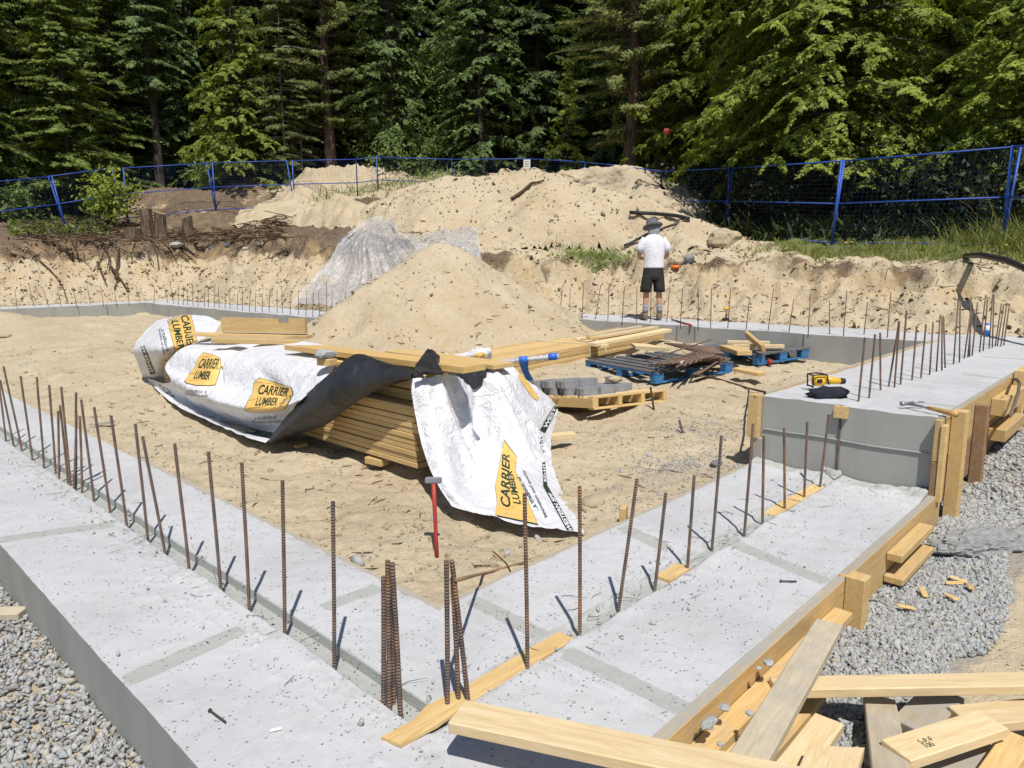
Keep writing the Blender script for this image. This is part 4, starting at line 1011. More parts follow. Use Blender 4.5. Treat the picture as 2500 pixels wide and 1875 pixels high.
for i, (sx, sy) in enumerate([(1478, 852), (1512, 846)]):
    q = Zs(sx, sy, .33); t = float((q-p0)@dv); c = p0+dv*t
    mb = MB()
    for a_, b_ in [((0, -.012, -.01), (.02, -.006, .26)), ((0, -.012, .247), (.02, .93, .253))]: mb.box(a_, b_)
    o = mb.build('strap', M_strap); o.matrix_world = frame(c+np.array([0, 0, .004]), dv+nv*(.16 if i == 0 else -.1)); tag(o, ['white strap slanting across the lumber bundle nearer the paver pallet', 'white strap across the lumber bundle beside the wide pale board'][i], 'strap')
GT = 'loose boards on the strapped bundle'
def lay2(lab, a, b, z0, z1, w_, t_, m, cut=None):
    plank('lumber_board', lab, 'board', Zs(*a, z0), Zs(*b, z1), w_, t_, m, GT, cut=cut)
lay2('thick pale board on top of the strapped bundle reaching toward the man', (1458, 838), (1640, 803), 0.43, 0.49, .17, .05, M_pale)
lay2('second pale board alongside the thick one on the strapped bundle', (1432, 827), (1632, 793), 0.43, 0.50, .13, .04, M_pale)
lay2('grey weathered board at the back of the loose ones on the bundle', (1440, 818), (1612, 787), 0.43, 0.51, .08, .04, M_grey)
lay2('reddish board end under the loose pale boards on the bundle', (1400, 826), (1462, 842), 0.40, 0.40, .16, .045, M_pale)
lay2('thin pale board pointing at the sand pile from the strapped bundle', (1347, 825), (1425, 824), 0.37, 0.40, .1, .03, M_pale)
lay2('short dark board end among the loose boards on the bundle', (1441, 824), (1467, 822), 0.47, 0.47, .1, .03, M_wood)
lay2('wide pale board lying slantwise on the bundle near the rusty bars', (1552, 845), (1634, 850), 0.43, 0.43, .34, .045, M_pale, (-.22, -.45))
a = Zs(1411, 797, .34); b = Zs(1520, 806, .3)
plank('lumber_board', 'yellow board leaning on the far footing right of the sand pile', 'board', a, b, .12, .04, M_wood, None)
# small crumpled end of another wrap
P = [[Zs(x, y, z) for x, y, z in r] for r in (((1090, 866, .45), (1130, 862, .48), (1165, 852, .5), (1188, 850, .48)), ((1100, 874, .42), (1140, 872, .45), (1172, 866, .50), (1196, 858, .48)), ((1110, 884, .3), (1150, 884, .33), (1180, 880, .38), (1196, 872, .36)))]
o, Q = cloth('lumber_wrap', P, 40, 50, M_tarp, None, 53, .03, .12); tag(o, 'crumpled small piece of white and yellow wrap behind the golden plank', 'tarp'); bv = bvh_of(Q)
v, f = poly([(0, 0), (.9, .1), (1, .8), (.3, 1)]); print_on('logo_plate', bv, [(1145, 879), (1188, 873), (1185, 858), (1158, 862)], v, f, M_inky, o, .004)
# plastic wrapped bundle with blue tape
a = Zs(1203, 886, .42); b = Zs(1366, 869, .50)
pl = thing('wrapped_pole', 'clear plastic wrapped pole with two bands of blue tape lying over the lumber bundle', 'pole', a)
mb = MB(); n = 26; mb.tube([a+(b-a)*i/n+np.array([0, 0, .006*math.sin(i*2.4)]) for i in range(n+1)], [.034+.006*math.sin(i*3.7) for i in range(n+1)], 10); mb.build('plastic_wrap', M_poly, pl, True)
mb = MB(); mb.tube([a+(b-a)*.02, b-(b-a)*.02], .02, 8); mb.build('pole', M_white, pl, True)
for t in (.46, .9):
    q = a+(b-a)*t; d = (b-a)/np.linalg.norm(b-a); mb = MB(); mb.tube([q-d*.05, q+d*.05], .042, 12); mb.build('tape_band', M_tape, pl, True)
q = Zs(1277, 884, .42); q2 = Zs(1296, 930, .12); P = [[q+np.array([-.05, .03, .02]), q+np.array([.06, -.03, .02])], [q*.6+q2*.4+np.array([-.05, .03, 0]), q*.6+q2*.4+np.array([.02, -.02, 0])], [q2+np.array([-.04, .03, 0]), q2+np.array([.03, -.03, 0])]]
cloth('tape_tail', P, 16, 6, M_tape, pl, 5, .008, .08)
# ------------------------------------------------------------ wooden pallet with pavers
F = Zs(1453, 1001, .08); Rr = Zs(1629, 981, .05); Lf = Zs(1333, 994, -.04); xd = (Rr-F)/np.linalg.norm(Rr-F); Lx = float(np.linalg.norm(Rr-F))
Mp = frame(F, xd, np.cross(Rr-F, Lf-F)); Ly = 1.45
wp = thing('wooden_pallet', 'pale wooden pallet carrying grey pavers near the drape', 'pallet', M=Mp)
def loc(par, name, lo, hi, m, bev=.003, label=None):
    mb = MB(); mb.box(lo, hi, 0, None, bev); o = mb.build(name, m, par, local=True)
    if label: o['label'] = label
    return o
for i in range(4):
    x = i*(Lx-.05)/3; loc(wp, 'stringer', (x, .0, .022), (x+.05, Ly, .115), M_wood)
for i in range(10):
    y = i*(Ly-.1)/9; loc(wp, 'deck_board', (-.01, y, .1155), (Lx+.01, y+.1, .137), M_pale if i % 2 else M_wood)
for i in range(3):
    y = i*(Ly-.1)/2; loc(wp, 'bottom_board', (-.01, y, .0), (Lx+.01, y+.1, .0215), M_wood)
sd = loc(wp, 'side_board', (-.024, .0, .018), (-.0015, Ly, .12), M_wood)
v, f = text_mesh('SYS1B\'', 0, .02)
mesh_np('lettering', [(-.0255, .88-.30*p[0], .05+.05*p[1]) for p in v], f, M_dark, sd, local=True)
GPv = 'grey pavers on the wooden pallet'
k = 0; prnd = random.Random(4)
def paver(x, y, z, rz=0):
    global k
    k += 1; mb = MB(); mb.prism([(-.10, -.05), (-.085, -.06), (.085, -.06), (.10, -.05), (.112, 0), (.10, .05), (.085, .06), (-.085, .06), (-.10, .05), (-.112, 0)], 0, .076)
    o = mb.build('paver', M_paver); o.matrix_world = Mp @ (Matrix.Translation((x, y, z)) @ Matrix.Rotation(rz, 4, 'Z'))
    return o
for iy in range(9):
    for ix in range(5):
        y = .24+iy*.138; x = .115+ix*.236+.06*(iy % 2)
        if x > Lx-.1 or (iy == 0 and ix > 1) or (iy == 1 and ix > 2) or (iy == 2 and ix > 3) or (iy, ix) in ((4, 3), (6, 4)): continue
        tag(paver(x+prnd.uniform(-.012, .012), y+prnd.uniform(-.008, .008), .138, prnd.uniform(-.05, .05)), '%s paver of the %s row in the lower layer on the wooden pallet' % (ordinal(ix+1), ordinal(iy+1)), 'paver', GPv)
for iy in range(6):
    for ix in range(3):
        y = .56+iy*.139; x = .12+ix*.238+.05*(iy % 2)
        if (iy == 0 and ix > 0) or (iy == 1 and ix > 1): continue
        tag(paver(x+prnd.uniform(-.02, .02), y+prnd.uniform(-.008, .008), .2155, prnd.uniform(-.07, .07)), '%s paver of the %s row in the upper layer on the wooden pallet' % (ordinal(ix+1), ordinal(iy+1)), 'paver', GPv)
tag(paver(.95, .82, .216, .5), 'single loose paver standing on the pavers behind the tan stone', 'paver', GPv)
vs, fs = blob((0, 0, 0), .075, 17, 3, .2, (1.3, .8, .6)); o = mesh_np('stone', vs, fs, M_rock, None, True); o.matrix_world = Mp @ Matrix.Translation((.80, .60, .262)); tag(o, 'tan stone resting on the grey pavers', 'stone')
# ------------------------------------------------------------ blue pallets
def blue_pallet(lab, F, R, Ly):
    d = (R-F)/np.linalg.norm(R-F); Lx = float(np.linalg.norm(R-F)); M_ = frame(F, d)
    t = thing('blue_pallet', lab, 'pallet', M=M_)
    for x in (0, (Lx-.14)/2, Lx-.14):
        for y in (0, (Ly-.1)/2, Ly-.1): loc(t, 'block', (x, y, .02), (x+.14, y+.1, .105), M_bluepal, .006)
    for y in (0, (Ly-.1)/2, Ly-.1): loc(t, 'bottom_board', (0, y, 0), (Lx, y+.1, .0195), M_bluepal)
    for x in (0, (Lx-.14)/2, Lx-.14): loc(t, 'cross_board', (x, -.004, .1055), (x+.14, Ly+.004, .126), M_bluepal)
    n = 8
    for i in range(n):
        x = i*(Lx-.11)/(n-1); loc(t, 'deck_board', (x, -.008, .1265), (x+.11, Ly+.008, .148), M_bluetop)
    return t, M_, Lx
F1 = Zs(1600, 938, .10); R1_ = Zs(1789, 909, .12)
bp1, Mb1, Lb1 = blue_pallet('blue pallet behind the pavers loaded with rusty bent rebar', F1, R1_, 1.36)
F2 = Zs(1850, 892, .16); R2_ = Zs(1975, 873, .20)
bp2, Mb2, Lb2 = blue_pallet('blue pallet by the far footing with short board offcuts on it', F2, R2_, 1.2)
GR = 'rusty bars on the blue pallet'
zt = F1[2]+.17
for i in range(36):                     # hairpin bars: a leg, a bend, a returning leg
    j = i % 12; lv = i//12; z = zt+.015+lv*.032+.006*math.sin(i*2.1); jt = lambda q: q*math.sin(i*3.3+q)
    A = Zs(1588+j*7+jt(5), 890-j*.3, z); B = Zs(1738+j*4.2-lv*13+jt(6), 862+j*1.3-lv*3, z+.06); Cc = Zs(1650+j*5.5+lv*9+jt(9), 899-j*2.0-lv*3, z+.02)
    if i in (10, 11, 22): Cc = Zs(1688+(i % 5)*8, 915, zt-.06)
    n = 5; path = [A+(B-A)*t for t in np.linspace(0, .9, n)] + [B+(A-B)*.04, B+(Cc-B)*.03, B+(Cc-B)*.1] + [B+(Cc-B)*t for t in np.linspace(.3, 1, 4)]
    mb = MB(); mb.tube(path, .012, 6); o = mb.build('bent_rebar', M_rebar, None, True)
    tag(o, '%s hairpin bar in the %s layer of rusty bent rebar on the blue pallet' % (ordinal(j+1), ['bottom', 'middle', 'top'][lv]), 'rebar', GR)
mb = MB(); A = Zs(1569, 883, zt+.03); B = Zs(1737, 829, zt+.30); mb.tube([A, A*.5+B*.5, B], .009, 6); o = mb.build('straight_rebar', M_rebar, None, True); tag(o, 'single straight bar slanting up out of the rusty bundle on the blue pallet', 'rebar', GR)
for i in range(9):
    A = Zs(1622+i*8, 838+i*2.2, zt+.07+.015*(i % 3)); B = Zs(1745+i*3, 848+i*2.0, zt+.08); mb = MB(); mb.tube([A, B], .013, 6); o = mb.build('straight_rebar', M_rebar, None, True); tag(o, '%s dark bar from the back behind the hairpins on the blue pallet' % ordinal(i+1), 'rebar', GR)
mb = MB(); mb.box((0, 0, 0), (.17, .004, .055)); o = mb.build('paper_tag', M_white); o.matrix_world = frame(Zs(1664, 893, zt+.06), Zs(1697, 880, zt+.06)-Zs(1664, 893, zt+.06), (0, .3, 1)); tag(o, 'white paper tag on the rusty bent bars', 'tag')
zt2 = F2[2]+.15; GO = 'offcuts on the far blue pallet'
plank('lumber_board', 'yellow offcut on the far blue pallet pointing at the viewer beside the leaning one', 'board', Zs(1756, 842, zt2+.09), Zs(1800, 857, zt2+.09), .2, .06, M_wood, GO)
plank('lumber_board', 'golden offcut leaning across the others on the far blue pallet', 'board', Zs(1870, 858, zt2+.05), Zs(1829, 823, zt2+.18), .11, .045, M_wood, GO, up=(1, .2, .4))
plank('lumber_board', 'longest pale offcut lying level on the far blue pallet', 'board', Zs(1790, 842, zt2+.1), Zs(1916, 842, zt2+.1), .09, .05, M_pale, GO)
plank('lumber_board', 'pale offcut behind the long one on the far blue pallet', 'board', Zs(1776, 832, zt2+.1), Zs(1880, 834, zt2+.1), .09, .045, M_pale, GO)
plank('lumber_board', 'short pale offcut in front of the long one on the far blue pallet', 'board', Zs(1802, 849, zt2+.06), Zs(1841, 849, zt2+.06), .12, .05, M_pale, GO)
plank('lumber_board', 'yellow offcut lying on the sand between the two blue pallets', 'board', Zs(1788, 898, .24), Zs(1852, 911, .22), .15, .045, M_wood, None)
# red lid and round things under the pallet corner
mb = MB(); mb.lathe([(.0, .06), (.03, .06), (.036, .05), (.037, .0), (0, 0)], 14); o = mb.build('red_cap', M_red, None, True); o.location = V(Zs(1880, 889, .17)); tag(o, 'small red cap on the sand at the corner of the far blue pallet', 'cap')
# ------------------------------------------------------------ tools on the raised footing
tp = Zs(2005, 948, .54); Mt = frame(tp, (.74, -.62, 0))
tool = thing('power_tool', 'yellow and black cordless power tool lying on the raised footing', 'power tool', M=Mt @ Matrix.Scale(.78, 4))
mb = MB(); mb.box((-.10, -.05, .03), (.03, .05, .135), 0, None, .022); mb.tube([(.02, 0, .085), (.12, 0, .08), (.2, 0, .07)], [.045, .04, .032], 12); mb.build('body', M_yel, tool, True, local=True)
mb = MB()
for y in (-.056, .056): mb.tube([(-.125, y, .02), (-.13, y, .15), (-.04, y, .158), (.02, y, .15), (.05, y, .05)], .009, 6)
for x, z in ((-.13, .15), (.02, .15), (-.125, .03)): mb.tube([(x, -.056, z), (x, .056, z)], .009, 6)
mb.build('guard_frame', M_black, tool, True, local=True)
mb = MB(); mb.box((-.08, -.052, .06), (-.02, .052, .11), 0, None, .004); mb.lathe([(0, .04), (.03, .04), (.035, 0), (0, 0)], 12, 0, Matrix.Translation((.215, 0, .07)) @ Matrix.Rotation(R_(90), 4, 'Y')); mb.build('motor_cover', M_black, tool, True, local=True)
vs, fs = blob((0, 0, 0), .12, 9, 3, .32, (1.35, .62, .45), 2.4, .03); o = mesh_np('cloth_bag', vs, fs, M_cloth, None, True); o.matrix_world = frame(Zs(2022, 961, .56), (.74, -.62, 0)); tag(o, 'crumpled dark navy cloth bag under the yellow power tool', 'bag')
hp = Zs(2217, 990, .545); he = Zs(2335, 1016, .56); Mh = frame(hp, he-hp)
ham = thing('hammer', 'claw hammer with a wooden handle lying on the raised footing over the form edge', 'hammer', M=Mh); Lh = float(np.linalg.norm(he-hp))
mb = MB(); mb.tube([(.0, 0, .012), (Lh*.45, 0, .014)], .009, 8); mb.build('shank', M_steel, ham, True, local=True)
mb = MB(); mb.tube([(Lh*.42, 0, .014), (Lh*.6, 0, .014), (Lh*.9, 0, .012), (Lh, 0, .012)], [.012, .016, .019, .021], 10); mb.build('handle', M_handle, ham, True, local=True)
mb = MB(); mb.tube([(-.004, -.055, .014), (-.004, -.03, .014), (-.002, -.01, .014), (0, .02, .014)], [.017, .016, .012, .014], 10)
for s_ in (-1, 1): mb.tube([(0, .015, .014+s_*.006), (.01, .06, .014+s_*.011), (.035, .10, .012+s_*.014)], [.009, .008, .004], 6)
mb.build('head', M_steel, ham, True, local=True)
# long handled sledge standing against the drape
sb = onz(944, 1207, -.05); st = sb+np.array([-.02, .16, .62]); g = sb; tdep = sb[:2]@HD+.10; st = ond(936, 1034, tdep)
sl_ = thing('sledgehammer', 'sledgehammer with a red handle standing head up before the white drape', 'hammer', sb)
mb = MB(); d = st-sb; mb.tube([sb-d*.03, sb+d*.3, sb+d*.6, sb+d], [.012, .011, .012, .014], 8); mb.build('handle', M_red, sl_, True)
mb = MB(); ax = np.array([.69, -.72, 0.]); mb.box((-.047, -.018, -.018), (.047, .018, .018), 0, None, .007); o = mb.build('head', M_steel, sl_); o.matrix_world = frame(st-d*.02, ax, V(d).normalized())
# bent bar hanging over the far form
mb = MB(); mb.tube([ony(*Sx(2470, 926), 1.2), ony(*Sx(2482, 926), 1.0), ony(*Sx(2489, 936), .98), ony(*Sx(2486, 958), .95), ony(*Sx(2476, 990), .93), ony(*Sx(2466, 1016), .9)], .012, 8); o = mb.build('bent_rod', M_rebar, None, True); tag(o, 'bent brown rod hooked over the tall formwork and hanging down to the gravel', 'rod')
# tools by the man
q = Zs(1772, 784, .525); dr_ = thing('cordless_drill', 'yellow topped cordless drill standing on the far footing among the dowels', 'drill', q)
mb = MB(); mb.tube([q+np.array([-.035, .035, .22]), q+np.array([.045, -.045, .22])], [.024, .022], 10); mb.build('body', M_yel, dr_, True)
mb = MB(); mb.tube([q+np.array([0, 0, .06]), q+np.array([0.01, -.01, .22])], [.016, .015], 8); mb.build('grip', M_dark, dr_, True)
mb = MB(); mb.box((-.055, -.035, 0), (.055, .035, .06), 0, None, .008); o = mb.build('battery', M_black, dr_); o.matrix_world = frame(q, (.7, -.7, 0))
mb = MB(); A = Zs(1640, 780, .55); B = Zs(1688, 794, .55); mb.tube([A, A*.4+B*.6], .014, 6); o = mb.build('cutter', M_black, None, True); tag(o, 'red handled bolt cutter lying on the far footing right of the man', 'bolt cutter')
mb = MB(); mb.tube([A*.55+B*.45, B], .016, 6); mb.tube([A*.55+B*.45+np.array([.03, .03, 0]), B+np.array([.08, .06, 0])], .014, 6); mb.build('handles', M_red, o, True)
q = ond(*Sx(1649, 634), 14.75); q[2] = gz(q[0], q[1])+.01; mb = MB(); mb.lathe([(0, 0), (.085, 0), (.09, .03), (.075, .07), (0, .075)], 14); o = mb.build('tape_reel', M_orange, None, True); o.location = V(q); tag(o, 'small orange reel with a black top on the bank edge right of the man', 'reel')
mb = MB(); mb.lathe([(0, .0755), (.05, .073), (.045, .1), (0, .105)], 12); mb.build('cap', M_black, o, True, local=True)
q = ond(*Sx(1683, 634), 14.7); q[2] = gz(q[0], q[1]); vs, fs = blob((0, 0, 0), .13, 29, 3, .2, (1, .7, .75)); o = mesh_np('stone', vs, fs, M_rockg, None, True); o.location = V(q+np.array([0, 0, .06])); tag(o, 'grey stone on the bank edge beside the orange reel', 'stone')
q = ond(*Sx(1765, 588), 16.0); q[2] = gz(q[0], q[1]); vs, fs = blob((0, 0, 0), .42, 37, 3, .28, (1.15, .8, .62), 1.2); o = mesh_np('boulder', vs, fs, M_rock, None, False); o.location = V(q+np.array([0, 0, .14])); tag(o, 'large angular tan boulder at the low end of the long sandy mound', 'boulder')
q = Zs(2408, 822, .53); mb = MB(); mb.lathe([(0, 0), (.035, 0), (.037, .12), (.018, .16), (.018, .185), (0, .185)], 12); o = mb.build('bottle', M_tape, None, True); o.location = V(q); tag(o, 'small blue bottle standing on the far corner of the raised footing', 'bottle')
mb = MB(); mb.lathe([(.0185, .155), (.03, .15), (.0378, .12), (.0378, .09), (.0365, .088)], 12); mb.build('cap', M_white, o, True, local=True)
# pipes, hoses and branches
def drop(pxs, deps, lift=.03):
    out = []
    for (x, y), d in zip(pxs, deps): out.append(ond(x/DS, y/DS, d))
    return out
def hit(x, y):
    d = V(ray(x/DS, y/DS)).normalized(); r = SC.ray_cast(bpy.context.view_layer.depsgraph, V(CAM), d); return r
bpy.context.view_layer.update()
def onto(pxs, lift=.02):
    out = []
    for x, y in pxs:
        r = hit(x, y); out.append(np.array(r[1])-np.array(V(ray(x/DS, y/DS)).normalized())*lift*2+np.array([0, 0, lift]))
    return out
def line(name, lab, cat, pxs, rad, m, lift=.02, taper=1.0, sub=3):
    P = onto(pxs, lift); P = np.array(P); t = np.linspace(0, len(P)-1, (len(P)-1)*sub+1)
    P2 = np.stack([np.interp(t, np.arange(len(P)), P[:, i]) for i in range(3)], 1)
    mb = MB(); mb.tube(list(P2), list(np.linspace(rad, rad*taper, len(P2))), 7); o = mb.build(name, m, None, True); return tag(o, lab, cat)
line('black_pipe', 'straight black plastic pipe lying across the face of the long sandy mound', 'pipe', [(1537, 524), (1600, 527), (1650, 532), (1682, 539)], .045, M_black, .05)
line('black_pipe', 'kinked black pipe running down the long sandy mound behind the man', 'pipe', [(1684, 540), (1650, 550), (1612, 563), (1580, 575), (1552, 590), (1524, 603)], .03, M_black, .03)
line('branch', 'crooked dead branch lying on the face of the long sandy mound', 'branch', [(1250, 488), (1275, 470), (1297, 450), (1312, 448), (1328, 443)], .045, M_twig, .03, .5)
line('stick', 'brown stick lying on the sand between the raised footing and the rusty bars', 'stick', [(1700, 931), (1728, 922), (1745, 925), (1780, 935), (1830, 951), (1868, 961)], .014, M_twig, .012, .7)
line('strip', 'thin brown strip of wood along the inner footing edge near the corner dowels', 'strip', [(1115, 1420), (1180, 1402), (1278, 1376)], .008, M_dark, .006, .8)
line('root', 'long thin root hanging down the bank at the far left', 'root', [(95, 636), (120, 658), (140, 680), (155, 705), (166, 738)], .022, M_twig, .02, .5)
a = ond(2120, 551, 10.5); b = ond(2215, 580, 9.3); c2 = ond(2300, 640, 8.2)
mb = MB(); mb.tube([ond(2085, 553, 12.2), a, a*.4+b*.6+np.array([0, 0, .03]), b, c2, c2+np.array([.0, -2.0, -.3])], .045, 8); o = mb.build('black_pipe', M_black, None, True); tag(o, 'black pipe jutting out of the grassy bank edge above its shadow', 'pipe')
# stake by the pallet
q = onz(*Sx(1598, 1010), .0); mb = MB(); tq = ond(*Sx(1588, 945), q[:2]@HD+.02); mb.tube([q, tq], .011, 7); o = mb.build('stick', M_twig); tag(o, 'thin stick stuck upright in the sand in front of the wooden pallet', 'stick')
q = onz(*Sx(1666, 1055), .02); tq = ond(*Sx(1658, 1025), q[:2]@HD+.02); mb = MB(); mb.tube([q, tq], .012, 7); o = mb.build('rod_stub', M_rebar); tag(o, 'short rusty stub sticking out of the sand right of the wooden pallet', 'rod')
# stones in the pit
for (x, y, r_, lab, sd) in [(1448, 1217, .085, 'tan stone half buried in the sand just inside the corner of the low footing', 3), (1750, 1122, .05, 'flat grey stone on the sand left of the step', 8)]:
    q = onz(x/DS, y/DS, -.03); vs, fs = blob((0, 0, 0), r_, sd, 3, .2, (1.15, .9, .6)); o = mesh_np('stone', vs, fs, M_rock if sd == 3 else M_rockg, None, True); o.location = V((q[0], q[1], gz(q[0], q[1])+.02)); tag(o, lab, 'stone')
q = onz(2395/DS, 1335/DS, -.22); vs, fs = blob((0, 0, 0), .31, 12, 5, .2, (1.2, .5, .26), 3.2, .05); vs = [v+Vector((mnoise.noise(v*23), mnoise.noise(v*23+Vector((9, 0, 0))), mnoise.noise(v*31)))*.013 for v in vs]; o = mesh_np('concrete_lump', vs, fs, flat('spilled_concrete', (.27, .275, .27), .95, .15, .35, 22, 0, .01), None, False); o.matrix_world = frame((q[0]+.05, q[1], gz(q[0], q[1])+.03), (.8, -.5, 0)); tag(o, 'large rough spill of hardened concrete on the gravel beside the formwork', 'concrete lump')
for i, (x, y, r_) in enumerate([(1876, 1617, .021), (1853, 1631, .011), (1769, 1727, .02), (1737, 1757, .02), (1725, 1770, .023), (1830, 1740, .014), (1757, 1816, .01)]):
    q = ony(x/DS, y/DS, 1.06 if i != 5 and i != 6 else .96); vs, fs = blob((0, 0, 0), r_, 50+i, 2, .35, (1.1, 1, .55), 2.2); o = mesh_np('concrete_lump', vs, fs, M_mortar); o.location = V(q)
    tag(o, '%s blob of concrete on the low form walers counted from the stake' % ordinal(i+1), 'concrete lump', 'concrete blobs on the walers')
for i, (x, y, r_) in enumerate([(2020, 1150, .045), (2036, 1160, .05), (2010, 1136, .03)]):
    q = onz(x/DS, y/DS, .02); vs, fs = blob((0, 0, 0), r_, 70+i, 3, .35, (1.1, 1, .8), 2.4); o = mesh_np('concrete_lump', vs, fs, M_mortar); o.location = V(q); tag(o, '%s concrete lump at the foot of the step by the last dowel' % ['middle', 'biggest', 'smallest'][i], 'concrete lump', 'lumps at the foot of the step')
q = onz(*Sx(628, 1776), .008); mb = MB(); mb.tube([(0, 0, .004), (.16, 0, .004)], .0032, 6); mb.lathe([(0, 0), (.007, 0), (.007, .003), (0, .003)], 8, 0, Matrix.Translation((0, 0, .004)) @ Matrix.Rotation(R_(90), 4, 'Y')); 
qa = onz(*Sx(513, 1737), .008); qb = onz(*Sx(551, 1765), .008); L = float(np.linalg.norm(qb-qa)); mb = MB(); mb.tube([(0, 0, .004), (L, 0, .004)], .0034, 6); mb.tube([(-.003, 0, .004), (.002, 0, .004)], .0075, 8); o = mb.build('nail', M_wire); o.matrix_world = frame(qa, qb-qa); tag(o, 'dark nail lying on the foreground slab', 'nail')
qa = onz(*Sx(2244, 1000), .0); 
qa = onz(*Sx(1906, 1420), .008); qb = onz(*Sx(1945, 1421), .008); mb = MB(); mb.tube([(0, 0, .004), (float(np.linalg.norm(qb-qa)), 0, .004)], .004, 6); mb.tube([(-.003, 0, .004), (.002, 0, .004)], .008, 8); o = mb.build('nail', M_wire); o.matrix_world = frame(qa, qb-qa); tag(o, 'dark nail on the low footing near the form stake', 'nail')
q = onz(*Sx(673, 1782), .008); mb = MB(); mb.prism([(-.02, -.008), (.022, -.004), (.02, .008), (-.015, .006)], 0, .003); o = mb.build('wood_chip', M_inkw); o.matrix_world = frame(q, (1, -.7, .06)); tag(o, 'small white chip lying on the foreground slab', 'chip')
for i, (x, y) in enumerate([(2200, 1416), (2340, 1412), (2370, 1434), (2330, 1424), (2254, 1450), (2210, 1490), (2322, 1465)]):
    q = onz(x/DS, y/DS, -.24); q[2] = gz(q[0], q[1])+.045; mb = MB(); mb.box((-.045, -.016, 0), (.045, .016, .01), 0, None, .003); o = mb.build('wood_chip', M_wood); o.matrix_world = frame(q, (math.cos(i*1.7), math.sin(i*1.7), .15)); tag(o, '%s yellow wood chip on the gravel right of the forms, nearest the short walers first' % ordinal(i+1), 'chip', 'wood chips on the gravel')
mb = MB(); q = onz(*Sx(245, 1022), .02); mb.prism([(-.11, -.015), (.1, -.03), (.13, .03), (.09, .05), (-.1, .012)], 0, .02); o = mb.build('wood_scrap', M_sludge); o.matrix_world = frame((q[0], q[1], gz(q[0], q[1])+.02), (1, -.75, .1)); tag(o, 'grey scrap of wood on the sand behind the left row of dowels', 'scrap')
mb = MB(); q = onz(*Sx(8, 824), .15); mb.box((-.4, -.06, 0), (.16, .06, .05), 0, None, .01); o = mb.build('lumber_board', M_grey); o.matrix_world = frame((q[0], q[1], gz(q[0], q[1])+.01), (.65, -.75, 0)); tag(o, 'grey board end on the sand at the far left edge of the pit', 'board')
# ------------------------------------------------------------ the man on the far footing
pb = Zs(1592, 781, .53); Mm = frame(pb, (HL[0], HL[1], 0))          # local x to his right, y away from the viewer
man = thing('person', 'man in white t-shirt, dark shorts and brimmed hat standing head bowed, back turned', 'person', M=Mm)
M_skin = flat('skin', (.50, .27, .19), .55, .35, .12, 14)
M_shirt = flat('white_tshirt', (.70, .70, .74), .85, .15, .09, 7, 0, .02)
M_short = flat('charcoal_shorts', (.035, .033, .034), .85, .15, .3, 12, 0, .006)
M_hat = flat('grey_hat', (.13, .13, .14), .85, .15, .25, 18)
M_sock = flat('grey_socks', (.3, .3, .32), .9, .1, .2, 40)
M_boot = flat('tan_grey_boots', (.17, .13, .10), .8, .2, .35, 16)
M_hair = flat('dark_hair', (.04, .03, .02), .8, .2, .2, 40)
bv_, be_, br_ = [], [], []
def jn(p, r, par=None):
    bv_.append(p); br_.append(r)
    if par is not None: be_.append((par, len(bv_)-1))
    return len(bv_)-1
pel = jn((0, 0, .92), (.145, .105)); wst = jn((0, .01, 1.08), (.13, .095), pel); chs = jn((0, .02, 1.26), (.14, .095), wst); shl = jn((0, .045, 1.42), (.09, .06), chs)
nk = jn((0, .085, 1.525), (.055, .055), shl); hd0 = jn((0, .125, 1.585), (.068, .078), nk); hd1 = jn((0, .145, 1.66), (.075, .09), hd0); hd2 = jn((0, .15, 1.72), (.05, .06), hd1)
ns = jn((0, .235, 1.615), (.016, .014), hd1)
for s in (-1, 1): jn((s*.082, .14, 1.63), (.012, .02), hd1)
hands = []
for s in (-1, 1):
    hp_ = jn((s*.095, 0, .86), (.085, .09), pel); kn = jn((s*.115, .02, .50), (.056, .06), hp_); cf = jn((s*.12, -.008, .36), (.055, .058), kn); ak = jn((s*.125, -.01, .12), (.036, .04), cf); jn((s*.135, .13, .05), (.04, .03), ak)
    s0 = jn((s*.175, .035, 1.405), (.05, .05), shl); el = jn((s*.255, .03, 1.15), (.043, .043), s0); fa = jn((s*.225, .14, 1.10), (.041, .041), el); wr = jn((s*.12, .27, 1.09), (.026, .022), fa); pm = jn((s*.075, .335, 1.095), (.036, .018), wr)
    for k in range(4):
        c = (s*(.045+.006*k), .365, 1.125-.022*k); l_ = [.036, .042, .04, .03][k]
        f1 = jn(c, (.0095, .0095), pm); f2 = jn((c[0]-s*l_*.6, c[1]+l_*.5, c[2]-.004), (.0085, .0085), f1); jn((c[0]-s*l_*.95, c[1]+l_*.1, c[2]-.012), (.0075, .0075), f2)
    t1 = jn((s*.085, .325, 1.135), (.012, .012), pm); jn((s*.055, .35, 1.155), (.009, .009), t1)
me = bpy.data.meshes.new('body'); me.from_pydata(bv_, be_, []); body = bpy.data.objects.new('body', me); C.objects.link(body); body.parent = man; me.materials.append(M_skin)
body.modifiers.new('skin', 'SKIN'); sd_ = body.modifiers.new('sub', 'SUBSURF'); sd_.levels = sd_.render_levels = 1
for i, q in enumerate(me.skin_vertices[0].data): q.radius = br_[i]
me.skin_vertices[0].data[0].use_root = True
